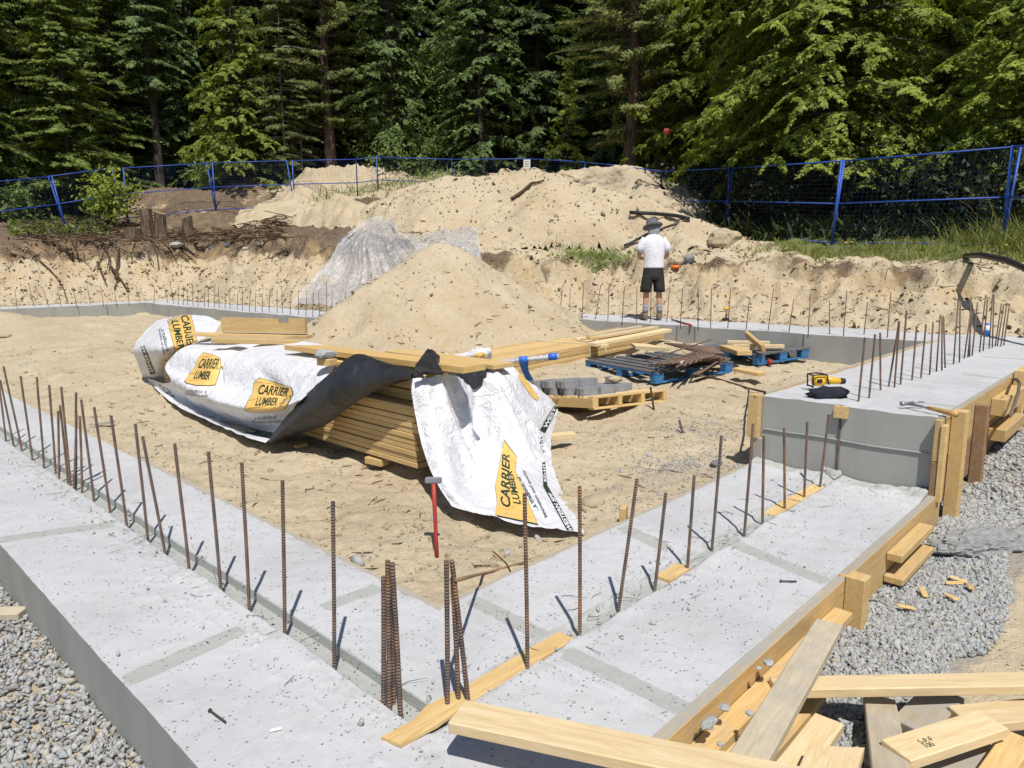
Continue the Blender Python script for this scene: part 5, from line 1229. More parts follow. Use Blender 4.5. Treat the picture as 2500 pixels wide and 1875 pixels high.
def loft(name, rings, m, par, n=20, wr=0.0, seed=0):
    """rings: (cx, cy, cz, rx, ry[, tilt]) closed tube of cloth"""
    vs = []; fs = []
    for i, r in enumerate(rings):
        for k in range(n):
            a = 2*math.pi*k/n; w_ = 1+wr*mnoise.noise((math.cos(a)*1.7+seed, math.sin(a)*1.7, r[2]*5.5))
            x = r[0]+r[3]*math.cos(a)*w_; y = r[1]+r[4]*math.sin(a)*w_; z = r[2]+(r[5]*math.cos(a) if len(r) > 5 else 0)
            vs.append((x, y, z))
    for i in range(len(rings)-1):
        for k in range(n): fs.append((i*n+k, i*n+(k+1) % n, (i+1)*n+(k+1) % n, (i+1)*n+k))
    o = mesh_np(name, vs, fs, m, par, True, local=True); sb_ = o.modifiers.new('sub', 'SUBSURF'); sb_.levels = sb_.render_levels = 1
    so_ = o.modifiers.new('thick', 'SOLIDIFY'); so_.thickness = .006; return o
ts = loft('t_shirt', [(0, .0, .925, .188, .13), (0, .005, .97, .184, .13), (0, .01, 1.08, .183, .13), (0, .02, 1.22, .195, .135), (0, .03, 1.34, .205, .13), (0, .04, 1.42, .19, .115), (0, .052, 1.475, .145, .09), (0, .07, 1.51, .085, .07), (0, .08, 1.53, .066, .062)], M_shirt, man, 34, .10, 3)
for s in (-1, 1):
    vs = []; A = Vector((s*.135, .04, 1.43)); B = Vector((s*.268, .028, 1.215)); d = (B-A); n = 14; fs = []
    ax = d.normalized(); u = Vector((0, 1, 0)); u = (u-ax*u.dot(ax)).normalized(); v2 = ax.cross(u)
    for i, (t, r) in enumerate([(0, .08), (.3, .085), (.65, .082), (1.0, .085)]):
        for k in range(n):
            a = 2*math.pi*k/n; w_ = 1+.07*mnoise.noise((math.cos(a)*2, math.sin(a)*2, t*4+s)); vs.append(A+d*t+(u*math.cos(a)+v2*math.sin(a))*r*w_)
    for i in range(3):
        for k in range(n): fs.append((i*n+k, i*n+(k+1) % n, (i+1)*n+(k+1) % n, (i+1)*n+k))
    o = mesh_np('sleeve', [tuple(p) for p in vs], fs, M_shirt, ts, True, local=True); o.modifiers.new('thick', 'SOLIDIFY').thickness = .006
sh_ = loft('shorts', [(0, 0, .95, .165, .118), (0, 0, .90, .172, .125), (0, -.005, .82, .183, .14), (0, -.005, .755, .187, .14), (0, 0, .72, .18, .12)], M_short, man, 24, .09, 8)
for s in (-1, 1): 
    o = loft('shorts_leg', [(s*.09, 0, .80, .095, .125), (s*.1, 0, .72, .098, .122), (s*.112, .005, .62, .1, .115), (s*.122, .008, .50, .1, .11)], M_short, sh_, 18, .14, 11+s)
for s in (-1, 1):
    loft('sock', [(s*.123, -.008, .275, .052, .056), (s*.124, -.008, .22, .047, .052), (s*.125, -.006, .15, .048, .054)], M_sock, man, 14, .06, s)
    mb = MB(); R0 = [(-.075, .0, .035, .0), (-.07, .04, .05, .1), (-.02, .048, .052, .21), (.03, .05, .05, .19), (.1, .052, .05, .1), (.16, .05, .045, .075), (.205, .025, .03, .05)]
    vs = []; fs = []; n = 12
    for y, w1, w2, h in R0:
        for k in range(n):
            a = 2*math.pi*k/n; vs.append((s*.13+s*y*.12+math.cos(a)*max(w1, .02), y-.0, max(.004, (h*.5)+math.sin(a)*h*.5 if h > 0 else .03+math.sin(a)*.025)))
    for i in range(len(R0)-1):
        for k in range(n): fs.append((i*n+k, i*n+(k+1) % n, (i+1)*n+(k+1) % n, (i+1)*n+k))
    fs.append(tuple(range(n-1, -1, -1))); fs.append(tuple((len(R0)-1)*n+k for k in range(n)))
    o = mesh_np('boot', vs, fs, M_boot, man, True, local=True)
hm = Matrix.Translation((-.012, .135, 1.685)) @ Matrix.Rotation(R_(-20), 4, 'X') @ Matrix.Rotation(R_(-9), 4, 'Y')
mb = MB(); mb.lathe([(.182, -.035), (.17, -.018), (.13, .0), (.103, .006), (.1, .045), (.092, .085), (.07, .105), (.0, .112)], 24, 0, hm); hat = mb.build('hat', M_hat, man, True, local=True)
hat.modifiers.new('thick', 'SOLIDIFY').thickness = .005
P = np.array([[(-.10, .085, 1.66), (-.05, .055, 1.67), (.05, .055, 1.67), (.10, .085, 1.66)], [(-.105, .06, 1.59), (-.055, .025, 1.595), (.055, .02, 1.595), (.11, .055, 1.59)], [(-.10, .055, 1.535), (-.055, .01, 1.52), (.055, .005, 1.52), (.105, .05, 1.53)]])
Q = catmull(P, 12, 18); mesh_np('neck_flap', Q.reshape(-1, 3), grid_faces(12, 18), flat('grey_flap', (.24, .24, .255), .85, .15, .15, 20), hat, True, local=True)
vs, fs = blob((0, .14, 1.655), .088, 3, 3, .04, (.9, 1.0, 1.05)); mesh_np('hair', vs, fs, M_hair, man, True, local=True)
# ------------------------------------------------------------ blue fence panels
def fence_panel(lab, A, B, H=1.83, lean=(0, 0), Hb=None):
    """A, B: foot of either upright"""
    A = np.array(A, float); B = np.array(B, float); Hb = Hb or H
    t = thing('wire_fence', lab, 'fence', A, group='blue fence panels')
    d = B-A; L = float(np.linalg.norm(d)); ln = np.array([lean[0], lean[1], 0.])
    at_ = lambda u, h: A+d*u+np.array([0, 0, 1.])*(H*(1-u)+Hb*u)*h+ln*h
    mb = MB()
    for u in (.0, 1.): mb.tube([at_(u, -.02), at_(u, 1.0)],   .026, 6)
    for h in (.04, .5, .99): mb.tube([at_(0, h), at_(1, h)], .017, 6)
    mb.build('frame', M_blue, t, True)
    vs = []; fs = []; nv_ = max(6, int(L/.10)); nr = np.array([-d[1], d[0], 0])/L
    for i in range(1, nv_):
        a = at_(i/nv_, .04); b = at_(i/nv_, .99); e = d/L*.0022; k = len(vs); vs += [a-e, a+e, b+e, b-e]; fs.append((k, k+1, k+2, k+3))
    for j in range(1, 18):
        h = .04+.95*j/18; a = at_(0, h)+nr*.003; b = at_(1, h)+nr*.003; e = np.array([0, 0, .002]); k = len(vs); vs += [a-e, b-e, b+e, a+e]; fs.append((k, k+1, k+2, k+3))
    mesh_np('wire_mesh', vs, fs, M_bluemesh, t)
    return t
def foot(x, y, dep): p = ond(x, y, dep); return p
def fp(x, ytop, dep, H=1.83):              # upright whose top shows at this pixel
    p = ond(x, ytop, dep); return np.array([p[0], p[1], p[2]-H])
posts = [(-190, 408, 21.5), (104, 380, 24.6), (266, 362, 26.6), (446, 351, 28.3), (631, 346, 29.0), (769, 343, 29.2), (814, 338, 29.8), (976, 343, 29.3), (1146, 342, 28.2), (1264, 349, 26.6), (1329, 356, 25.2), (1430, 369, 23.0), (1583, 362, 20.6), (1824, 346, 16.0), (2187, 314, 13.5), (2420, 300, 11.5)]
FL = ['at the far left edge behind the leafy bush', 'left of the bush by the stumps, with leaning post', 'behind the bush by the stumps', 'right of the stumps, before the small sandy mound', 'behind the small sandy mound', 'short and edge on at the fence corner', 'right of the fence corner above the long mound', 'that carries the white tag', 'dipping behind the top of the long mound', 'narrow, at the foot of the thick red trunk', 'in tree shade right of the thick red trunk', 'in front of dark undergrowth above the boulder', 'in front of the cedar, left of the leaning middle post', 'in front of the cedar with grass along its foot', 'at the right edge of the frame']
ft = [fp(*q) for q in posts]
LEAN = {0: (-.30*HL[0], -.30*HL[1]), 1: (-.42*HL[0], -.42*HL[1]), 3: (-.22*HL[0], -.22*HL[1]), 12: (.10*HL[0], .10*HL[1]), 13: (.16*HL[0], .16*HL[1])}
for i_, l_ in LEAN.items(): ft[i_] = ft[i_]-np.array([l_[0], l_[1], 0])
for i in range(len(ft)-1):
    fence_panel('blue wire mesh panel '+FL[i], ft[i], ft[i+1], lean=LEAN.get(i, (0, 0)))
for i, (x, y, d_, lab) in enumerate([(812, 338, 29.6, 'stray blue post standing at the fence corner above the small sandy mound')]):
    q = fp(x, y, d_, 2.1); mb = MB(); mb.tube([q, q+np.array([.05, .02, 2.15])], .024, 6); o = mb.build('fence_post', M_blue, None, True); tag(o, lab, 'post')
q = ond(1138, 352, 28.15); mb = MB(); mb.box((-.13, -.005, -.2), (.13, .005, .12), 0, None, .002); o = mb.build('notice', flat('notice_white', (.62, .6, .5), .6, .3, .06, 5)); o.matrix_world = frame(q-np.array([.03, .03, 0]), (HL[0], HL[1], 0)); tag(o, 'small white notice tied to the top of the blue fence', 'notice')
mb = MB()
for k in range(4): mb.box((-.09, -.0062, -.14+k*.06), (.09-.03*(k % 2), -.0052, -.12+k*.06))
mb.build('notice_print', M_inkg, o, local=True)
# ------------------------------------------------------------ clear sheet over the bank behind the sand pile
def ter_hits(xs, ys, d0=3.0, d1=60.0):
    """where the lines of sight through these pixels meet the bare terrain"""
    xs = np.asarray(xs, float)/DS; ys = np.asarray(ys, float)/DS
    D = np.array([ray(a, b) for a, b in zip(xs, ys)]); D /= (D[:, :2]@HD)[:, None]; dep = np.full(len(xs), d1); live = np.ones(len(xs), bool)
    for d in np.arange(d0, d1, .12):
        if not live.any(): break
        P = CAM+D[live]*d; h = P[:, 2] < terrain(P[:, 0], P[:, 1]); i = np.flatnonzero(live)[h]; dep[i] = d; live[i] = False
    return CAM+D*dep[:, None]
def ter_hit(x, y, d0=3.0, d1=60.0):
    D = ray(x/DS, y/DS); D = D/(D[:2]@HD); d = np.arange(d0, d1, .1); P = CAM+D[None]*d[:, None]
    h = np.flatnonzero(P[:, 2] < terrain(P[:, 0], P[:, 1])); return P[h[0]] if len(h) else P[-1]
rows = [[(836,592),(868,566),(908,550),(955,553),(985,582),(1060,573),(1150,565),(1168,576)],
        [(805,640),(850,612),(895,600),(940,600),(1000,610),(1070,605),(1140,595),(1172,610)],
        [(765,690),(830,670),(885,660),(940,655),(1010,655),(1080,650),(1140,640),(1174,645)],
        [(735,722),(805,718),(870,712),(935,710),(1010,705),(1080,700),(1140,690),(1176,690)],
        [(712,752),(790,757),(860,765),(935,765),(1010,760),(1080,755),(1140,745),(1176,735)]]
P = np.array([[ter_hit(*p) for p in r] for r in rows])
tocam = CAM-P; tocam /= np.linalg.norm(tocam, axis=2)[..., None]
P = P+tocam*.30+np.array([0, 0, .12]); P[0, 2:4, 2] += .10
ap = ter_hit(905, 572)
def fold(Q):                          # folds fan out from the peg at the top
    lat = (Q[..., 0]-ap[0])*HL[0]+(Q[..., 1]-ap[1])*HL[1]; ph = np.arctan2(lat, .5+ap[2]-Q[..., 2]); r_ = np.hypot(lat, .5+ap[2]-Q[..., 2])
    f = .0
    for k, (fr, am) in enumerate(((9, .05), (17, .032), (31, .016))): f = f+am*(1-2*np.abs(np.sin(ph*fr+k*1.3+.7*vnoise(r_*1.4, ph*3, 70+k))))
    return (f+.12*np.exp(-((ph+.42)/.09)**2))*sstep(.1, 1.0, r_)
o, Q = cloth('plastic_sheet', P, 170, 280, M_poly, None, 63, .014, .3, fold=fold)
tag(o, 'clear plastic sheet draped down the bank behind the sand pile', 'sheet')
# ------------------------------------------------------------ trees
def leaf_quads(B, D, N, Ln, Wd, bend=.12):
    """diamonds: base, direction, face normal, length, width"""
    S = np.cross(D, N); S /= np.linalg.norm(S, axis=1)[:, None]+1e-9
    L_ = Ln[:, None]; W_ = Wd[:, None]
    p0 = B; p1 = B+D*L_*.45+S*W_*.5; p2 = B+D*L_-N*L_*bend; p3 = B+D*L_*.45-S*W_*.5
    vs = np.stack([p0, p1, p2, p3], 1).reshape(-1, 3); fs = np.arange(len(B)*4).reshape(-1, 4); return vs, fs
def unit(a): return a/(np.linalg.norm(a, axis=-1)[..., None]+1e-9)
def crown(seed, H, R, nb, hmin, rise, droop, tw, twl, tww, hang, prof=.8, subs=3, top=1.0, azc=None, sec=0):
    """branches of flat sprays. R: longest branch; tw: twigs per metre; hang: how far sprays drop"""
    r = np.random.default_rng(seed); Bs, Ds, Ns, Ls, Ws = [], [], [], [], []; br = []
    for i in range(nb):
        h = hmin+(H*top-hmin)*(i+r.random())/nb; f = (h-hmin)/(H-hmin)
        L = R*((1-f)**prof*.92+.08)*(.55+.5*r.random())
        if f < .12: L *= .6+3*f
        az = r.random()*2*math.pi if azc is None else azc+r.normal()*1.1
        a = np.array([math.cos(az), math.sin(az), 0]); side = np.array([-a[1], a[0], 0])
        ri = rise*(.4+f)*(.7+.6*r.random()); dr = droop*(.7+.6*r.random())
        n = max(4, int(L*tw)); t = (np.arange(n)+r.random(n))/n; t = .12+.88*t
        wob = side[None]*(.12*L*np.sin(t*3+r.random()*6))[:, None]
        pos = np.array([0, 0, h])[None]+a[None]*(L*t)[:, None]+np.array([0, 0, 1.])[None]*(L*(ri*t-dr*t*t))[:, None]+wob
        tg = unit(a[None]+np.array([0, 0, 1.])[None]*(ri-2*dr*t)[:, None])
        br.append((h, a, L, ri, dr))
        if sec:                     # side branchlets, each a small hanging fern of sprays
            for j in range(max(3, int(L*sec))):
                u = .15+.85*(j+r.random())/max(3, int(L*sec)); s = 1 if j % 2 else -1
                p0 = np.array([0, 0, h])+a*L*u+np.array([0, 0, L*(ri*u-dr*u*u)])+side*.12*L*math.sin(u*3); t0 = unit(a+np.array([0, 0, ri-2*dr*u]))
                d2 = unit(t0*.75+side*s*(.75+.3*r.normal())+np.array([0, 0, .1+.25*r.normal()])); l2 = (.35+.55*r.random())*(1.15-.55*u)*min(1, L/2.5)
                m = max(4, int(l2*tw*1.5)); v = (np.arange(m)+r.random(m))/m; p2 = p0+d2*(l2*v)[:, None]+np.array([0, 0, -.45*l2])*(v*v)[:, None]; t2 = unit(d2+np.array([0, 0, -.9])*v[:, None]); s2 = np.cross(d2, [0, 0, 1.]); s2 /= np.linalg.norm(s2)+1e-9
                for q in (-1, 1):
                    D = unit(t2*.8+s2*q*.75+np.array([0, 0, -1.])*(hang*(.2+.7*r.random(m)))[:, None]+r.normal(size=(m, 3))*.1); ln = twl*(1.1-.7*v)*(.6+.7*r.random(m)); N = unit(np.array([0, 0, .7])+a*.8+r.normal(size=(m, 3))*.3)
                    Bs.append(p2); Ds.append(D); Ns.append(N); Ls.append(ln); Ws.append(ln*tww)
                    S = unit(np.cross(D, N))
                    for k in range(subs):
                        uu = (k+.6)/(subs+.4); g = 1 if k % 2 else -1
                        Bs.append(p2+D*(ln*uu*.8)[:, None]); Ds.append(unit(D*.7+S*g*.7+r.normal(size=(m, 3))*.1)); Ns.append(N); Ls.append(ln*(.6-.25*uu)); Ws.append(ln*tww*.7)
            continue
        for s in (-1, 1):
            al = R_(48)+r.normal(size=n)*.25
            D = unit(tg*np.cos(al)[:, None]+side[None]*(s*np.sin(al))[:, None]+np.array([0, 0, -1.])*(hang*(.5+r.random(n)))[:, None])
            ln = twl*(1.15-.75*t)*(.6+.7*r.random(n)); N = unit(np.array([0, 0, .75])[None]+r.normal(size=(n, 3))*.35+a[None]*.75)
            Bs.append(pos); Ds.append(D); Ns.append(N); Ls.append(ln); Ws.append(ln*tww)
            S = unit(np.cross(D, N))
            for k in range(subs):
                u = (k+.6)/(subs+.4); q = 1 if k % 2 else -1
                D2 = unit(D*.62+S*q*.75+np.array([0, 0, -1.])*hang*.3+r.normal(size=(n, 3))*.12)
                Bs.append(pos+D*(ln*u*.8)[:, None]); Ds.append(D2); Ns.append(unit(N+r.normal(size=(n, 3))*.3)); Ls.append(ln*(.62-.25*u)); Ws.append(ln*tww*.7)
    B = np.concatenate(Bs); D = np.concatenate(Ds); N = np.concatenate(Ns); L = np.concatenate(Ls); W = np.concatenate(Ws)
    return leaf_quads(B, D, N, L, W), br
def trunk_mesh(H, r0, seed, br=None, lean=0.0, dead=0):
    mb = MB(); r = random.Random(seed); n = 14
    pts_ = [(lean*H*(i/n)**1.3+.05*math.sin(i*1.3+seed), .05*math.cos(i*1.1+seed), H*i/n-.3) for i in range(n+1)]
    mb.tube(pts_, [r0*(1-.93*(i/n)**.9)*(1.35 if i == 0 else 1.0) for i in range(n+1)], 10)
    if br:
        for (h, a, L, ri, dr) in br:
            ps = [(lean*H*(h/H)**1.3+a[0]*L*t, a[1]*L*t, h+L*(ri*t-dr*t*t)) for t in (0, .3, .6, .92)]
            mb.tube(ps, [.022*L**.5+.006, .016*L**.5, .009*L**.5, .003], 4, cap=False)
    for k in range(dead):
        h = r.uniform(.1, .55)*H; az = r.uniform(0, 6.28); L = r.uniform(.4, 1.3); mb.tube([(lean*h, 0, h), (lean*h+math.cos(az)*L*.6, math.sin(az)*L*.6, h-.1*L), (lean*h+math.cos(az)*L, math.sin(az)*L, h-.35*L)], [.016, .011, .004], 4, cap=False)
    return mb
KINDS = {}
def kind(name, seed, H, R, nb, hmin, rise, droop, tw, twl, tww, hang, leafm, barkm, r0, prof=.8, subs=3, top=1.0, lean=0., dead=0, limbs=True, sec=0):
    (vs, fs), br = crown(seed, H, R, nb, hmin, rise, droop, tw, twl, tww, hang, prof, subs, top, None, sec)
    if lean: vs[:, 0] += lean*H*(np.clip(vs[:, 2], 0, None)/H)**1.3
    root = bpy.data.objects.new('tree', None); C.objects.link(root)
    c_ = mesh_np('crown', vs, fs, leafm, root, False, local=True); t_ = trunk_mesh(H, r0, seed, br if limbs else None, lean, dead).build('trunk', barkm, root, True, local=True)
    KINDS[name] = [root, False]
def tree(kd, name, label, x, y, rz=0, s=1.0, group='trees behind the blue fence', sz=None, dz=0.0):
    src, used = KINDS[kd]
    if not used: root = src; KINDS[kd][1] = True
    else:
        root = src.copy(); C.objects.link(root)
        for ch in src.children:
            c_ = ch.copy(); C.objects.link(c_); c_.parent = root
    root.name = name; root.location = (x, y, gz(x, y)-.15+dz); root.rotation_euler = (0, 0, rz); root.scale = (s, s, sz or s)
    return tag(root, label, 'tree', group)
kind('fir', 1, 13, 2.6, 230, .4, .10, .24, 13, .40, .26, .2, M_fir, M_barkd, .13, .72)
kind('fir_b', 2, 15, 3.1, 230, .7, .05, .27, 12, .42, .26, .24, M_fir, M_barkd, .16, .75)
kind('hemlock', 3, 16, 3.3, 200, .9, .12, .36, 11, .24, .35, .3, M_hem, M_barkd, .17, .62, 2, sec=4)
kind('hemlock_b', 4, 14, 3.0, 180, 1.2, .15, .38, 11, .24, .35, .3, M_hem, M_barkd, .16, .55, 2, sec=4)
kind('cedar', 5, 13, 4.5, 250, 1.9, .30, .50, 12, .24, .37, .5, M_ced, M_barkd, .22, .42, 2, sec=4.2)
kind('cedar_b', 6, 11, 3.3, 190, .7, .28, .50, 12, .24, .37, .5, M_ced, M_barkd, .17, .5, 2, sec=4.2)
kind('cedar_s', 7, 5.5, 1.6, 60, .3, .3, .5, 11, .22, .32, .6, M_ced, M_barkd, .07, .7, 2, sec=4.5)
kind('pine', 8, 16, 3.3, 150, 2.6, .28, .22, 11, .40, .2, .0, M_pine, M_barkr, .30, .3, 4, 1.0, .02, 10)
kind('bare', 9, 16, 2.6, 110, 5.5, .1, .35, 10, .44, .26, .35, M_hem, M_barkd, .24, .5, 3, 1.0, -.03, 18)
kind('thin', 10, 11, 1.8, 110, 2.2, .15, .3, 10, .40, .26, .3, M_pine, M_barkp, .06, .4, 3, 1.0, .03, 10)
def dec_crown(seed, H, R, n, base=.0):
    r = np.random.default_rng(seed); nc = 46
    cc = r.normal(size=(nc, 3)); cc = unit(cc)*r.random((nc, 1))**.4*np.array([R, R, H*.48])+np.array([0, 0, base+H*.52])
    k = r.integers(0, nc, n); B = cc[k]+r.normal(size=(n, 3))*np.array([.22, .22, .16])*R*.8; D = unit(r.normal(size=(n, 3))+np.array([0, 0, -.35])); N = unit(r.normal(size=(n, 3))*.6+np.array([-.3, -.4, 1.]))
    ln = .10+.09*r.random(n); return leaf_quads(B, D, N, ln, ln*.62), cc
def bush(name, label, x, y, H, R, n, seed, leafm, cat='bush', group=None, dz=0):
    (vs, fs), cc = dec_crown(seed, H, R, n); root = thing(name, label, cat, (x, y, gz(x, y)-.05+dz), 0, group)
    mesh_np('leaves', vs, fs, leafm, root, False, local=True); mb = MB()
    for c in cc[::3]: mb.tube([(0, 0, 0), (c[0]*.35, c[1]*.35, c[2]*.5), tuple(c)], [.025, .015, .004], 4, cap=False)
    mb.build('stems', M_twig, root, True, local=True); return root
def at(x, y, dep): p = ond(x, y, dep); return p[0], p[1]
T = [('fir', 'fir_tree', 'broad sunlit fir above the leaning fence post and the bush', 150, 27.5, .4, 1.0), ('fir_b', 'fir_tree', 'tall fir cut by the frame edge beyond the leafy bush', -60, 25.5, 2.2, 1.0),
     ('bare', 'conifer_tree', 'dark bare trunk leaning left in deep shade between the fir and a bright young cedar', 345, 33, .0, 1.0),
     ('cedar_b', 'cedar_tree', 'bright green young cedar behind the small sandy mound', 520, 32, 1.2, .92), ('thin', 'pine_tree', 'thin pale trunked pine left of the thick grey trunk', 612, 32, .5, 1.0), ('thin', 'pine_tree', 'thinnest pale stem just left of the thick grey trunk', 655, 33, 2.5, .9),
     ('pine', 'pine_tree', 'olive green pine with a thick grey trunk above the fence corner', 712, 33.5, 1.0, 1.05), ('hemlock_b', 'hemlock_tree', 'leafy hemlock behind the fence corner right of the thick grey trunk', 850, 33.5, .3, 1.0),
     ('hemlock', 'hemlock_tree', 'tall hemlock with drooping pale boughs behind the notice on the fence', 1040, 33, 2.0, 1.0), ('cedar_s', 'cedar_tree', 'small bright cedar sapling in the dark gap above the long mound', 1225, 30, .8, 1.05),
     ('hemlock_b', 'hemlock_tree', 'shaded hemlock at the back of the dark gap above the long mound', 1290, 37, 1.9, 1.15), ('pine', 'pine_tree', 'reddish thick trunked pine with sunlit boughs over the shaded mound', 1362, 26.5, 4.4, 1.0),
     ('cedar', 'cedar_tree', 'great bright cedar with hanging fronds behind the fence by the grass', 1760, 20.5, .6, 1.05), ('cedar_b', 'cedar_tree', 'cedar with hanging fronds cut by the frame edge above the grass', 2240, 17.0, 3.4, 1.0), ('cedar', 'cedar_tree', 'cedar behind the thick red trunk, left part of the bright cedar mass', 1560, 25.5, 2.4, .85), ('cedar_b', 'cedar_tree', 'lower cedar between the great bright one and the frame edge', 2030, 21.5, 5.0, .95),
     ('fir', 'fir_tree', 'dark fir filling the gap left of the leaning bare trunk', 250, 33, 2.0, 1.1), ('hemlock', 'hemlock_tree', 'dark hemlock filling the gap between the bare trunk and the young cedar', 425, 36, 4.0, 1.1), ('fir_b', 'fir_tree', 'shaded fir behind the thin pale stems', 630, 39, 1.0, 1.1),
     ('hemlock_b', 'hemlock_tree', 'slim hemlock between the leafy one and the drooping one', 945, 37, 5.0, 1.1), ('hemlock', 'hemlock_tree', 'hemlock behind the thick red trunk', 1450, 33, .9, 1.1), ('fir_b', 'fir_tree', 'dark fir behind the great bright cedar', 1850, 29, .2, 1.1), ('hemlock', 'hemlock_tree', 'dark hemlock behind the cedar at the frame edge', 2190, 25, 1.2, 1.1)]
T += [('fir', 'fir_tree', 'shaded fir between the sunlit fir and the leaning bare trunk', 60, 31, 1.3, 1.15), ('hemlock', 'hemlock_tree', 'hemlock closing the gap right of the bright young cedar', 575, 36.5, 2.3, 1.15), ('fir_b', 'fir_tree', 'fir behind the thick grey trunk', 760, 37, 3.3, 1.15), ('hemlock', 'hemlock_tree', 'hemlock rising behind the leafy hemlock', 890, 38.5, .7, 1.2),
      ('fir_b', 'fir_tree', 'dim fir left of the cedar sapling', 1150, 36, 4.1, 1.2), ('hemlock', 'hemlock_tree', 'dim hemlock just left of the thick red trunk', 1330, 33.5, 5.2, 1.2), ('hemlock_b', 'hemlock_tree', 'hemlock between the thick red trunk and the cedar mass', 1500, 29, 2.7, 1.15), ('fir_b', 'fir_tree', 'dim fir behind the middle of the cedar mass', 1680, 30, 1.9, 1.2), ('hemlock', 'hemlock_tree', 'dim hemlock behind the lower cedar', 2020, 27, 3.9, 1.2), ('fir', 'fir_tree', 'fir behind the leafy bush at the frame edge', -110, 29, .2, 1.2), ('pine', 'pine_tree', 'second pine close behind the thick red one', 1425, 28.5, .3, .95)]
for kd, nm, lab, px, dep, rz, s in T:
    x, y = at(px, 340, dep); tree(kd, nm, lab, x, y, rz, s)
# the wood behind reads as one dark mass
fv, ff, off = [], [], 0
srcs = [np.array([v.co for v in KINDS[k][0].children[0].data.vertices]) for k in ('fir_b', 'hemlock', 'hemlock_b')]
sr = random.Random(11)
def thin_quads(v, keep, seed):
    q = v.reshape(-1, 4, 3); r = np.random.default_rng(seed); q = q[r.random(len(q)) < keep]; c = q.mean(1, keepdims=True); return c+(q-c)*1.9
tv, tf = [], []
tk = MB()
for i in range(130):
    px = -420+3050*((i*.618) % 1.0); dep = 34+16*sr.random()+(i % 3)*3.5; x, y = at(px, 340, dep if px < 1500 else dep-6); s = sr.uniform(1.2, 1.7); a = sr.uniform(0, 6.28)
    q = thin_quads(srcs[i % 3], .28, i).reshape(-1, 3)*s; ca, sa = math.cos(a), math.sin(a)
    q = np.stack([q[:, 0]*ca-q[:, 1]*sa+x, q[:, 0]*sa+q[:, 1]*ca+y, q[:, 2]+gz(x, y)-.5], 1); fv.append(q)
    z = gz(x, y); tk.tube([(x, y, z-.5), (x+.1, y, z+8), (x, y+.1, z+20)], [.2, .15, .05], 7, cap=False)
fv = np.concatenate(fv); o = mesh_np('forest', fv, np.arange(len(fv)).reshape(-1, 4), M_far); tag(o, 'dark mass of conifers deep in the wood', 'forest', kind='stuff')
o = tk.build('forest_trunks', M_barkd, None, True); tag(o, 'dark trunks deep in the wood', 'trunks', kind='stuff')
# undergrowth and bushes
UB = 'undergrowth bushes behind the blue fence'
for i, (px, dep, H, R, n, m, lab) in enumerate([(10, 27.0, 2.9, 1.3, 2600, M_dec, 'leafy bright bush at the far left behind the fence'), (236, 26.0, 2.0, .95, 1000, M_ced, 'yellow green bush leaning over the fence beside the stumps'), (30, 25.4, 1.3, .9, 1800, M_dec, 'low grey green bush behind the mesh at the frame edge'),
      (880, 32.5, 2.2, 1.6, 1500, M_dec, 'low leafy bush behind the fence under the leafy hemlock'), (560, 33, 1.6, 1.3, 1200, M_dec, 'low leafy bush behind the fence under the young cedar'), (1700, 20.5, 2.0, 1.8, 1900, M_under, 'dark bush behind the fence below the great cedar'), (1960, 18.2, 1.9, 1.7, 1800, M_under, 'dark bush behind the fence between the two right hand posts'),
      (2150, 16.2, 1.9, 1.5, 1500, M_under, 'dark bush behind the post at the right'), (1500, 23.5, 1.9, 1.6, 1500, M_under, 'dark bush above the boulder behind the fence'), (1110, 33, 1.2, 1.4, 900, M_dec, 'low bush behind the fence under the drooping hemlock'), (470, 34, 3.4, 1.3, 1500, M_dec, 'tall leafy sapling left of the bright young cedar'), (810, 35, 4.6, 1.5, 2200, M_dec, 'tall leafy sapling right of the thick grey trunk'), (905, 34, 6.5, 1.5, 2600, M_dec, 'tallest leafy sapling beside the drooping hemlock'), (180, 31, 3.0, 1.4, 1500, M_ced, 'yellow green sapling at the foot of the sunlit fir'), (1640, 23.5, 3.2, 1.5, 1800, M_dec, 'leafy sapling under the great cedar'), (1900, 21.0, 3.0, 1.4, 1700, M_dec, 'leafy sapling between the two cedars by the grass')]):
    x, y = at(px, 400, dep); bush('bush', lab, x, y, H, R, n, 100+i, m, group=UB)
q = ond(1440, 284, 24.0); mb = MB(); mb.lathe([(0, 0), (.10, .005), (.11, .02), (.09, .03), (0, .035)], 18); o = mb.build('red_disc', M_red, None, True); o.matrix_world = frame(q, (HL[0], HL[1], 0), (-HD[0], -HD[1], .1)); tag(o, 'round red disc among the pine boughs', 'marker')  # plain red disc for a reddish dot of unknown nature
# ------------------------------------------------------------ stumps, roots, grass, crumbs
def stump(lab, x, y, dep, h, r0, seed):
    p = ond(x, y, dep); z = gz(p[0], p[1]); t = thing('tree_stump', lab, 'stump', (p[0], p[1], z), 0, 'stumps on the bank')
    n = 18; vs = []; fs = []; rd = random.Random(seed); prof = [(1.7, -.15), (1.15, .1*h), (1.0, .4*h), (.95, .8*h), (.93, h)]
    for k, (rr, zz) in enumerate(prof):
        for i in range(n):
            a = 2*math.pi*i/n; w_ = r0*rr*(1+.16*mnoise.noise((math.cos(a)*1.6+seed, math.sin(a)*1.6, zz*.7))); vs.append((w_*math.cos(a), w_*math.sin(a), zz+(.06*math.cos(a+seed) if k == 4 else 0)))
    for k in range(4):
        for i in range(n): fs.append((k*n+i, k*n+(i+1) % n, (k+1)*n+(i+1) % n, (k+1)*n+i))
    mesh_np('bark', vs, fs, M_bark, t, True, local=True); m_ = len(vs)-n
    mesh_np('cut_top', [vs[m_+i] for i in range(n)], [tuple(range(n))], M_form, t, local=True)
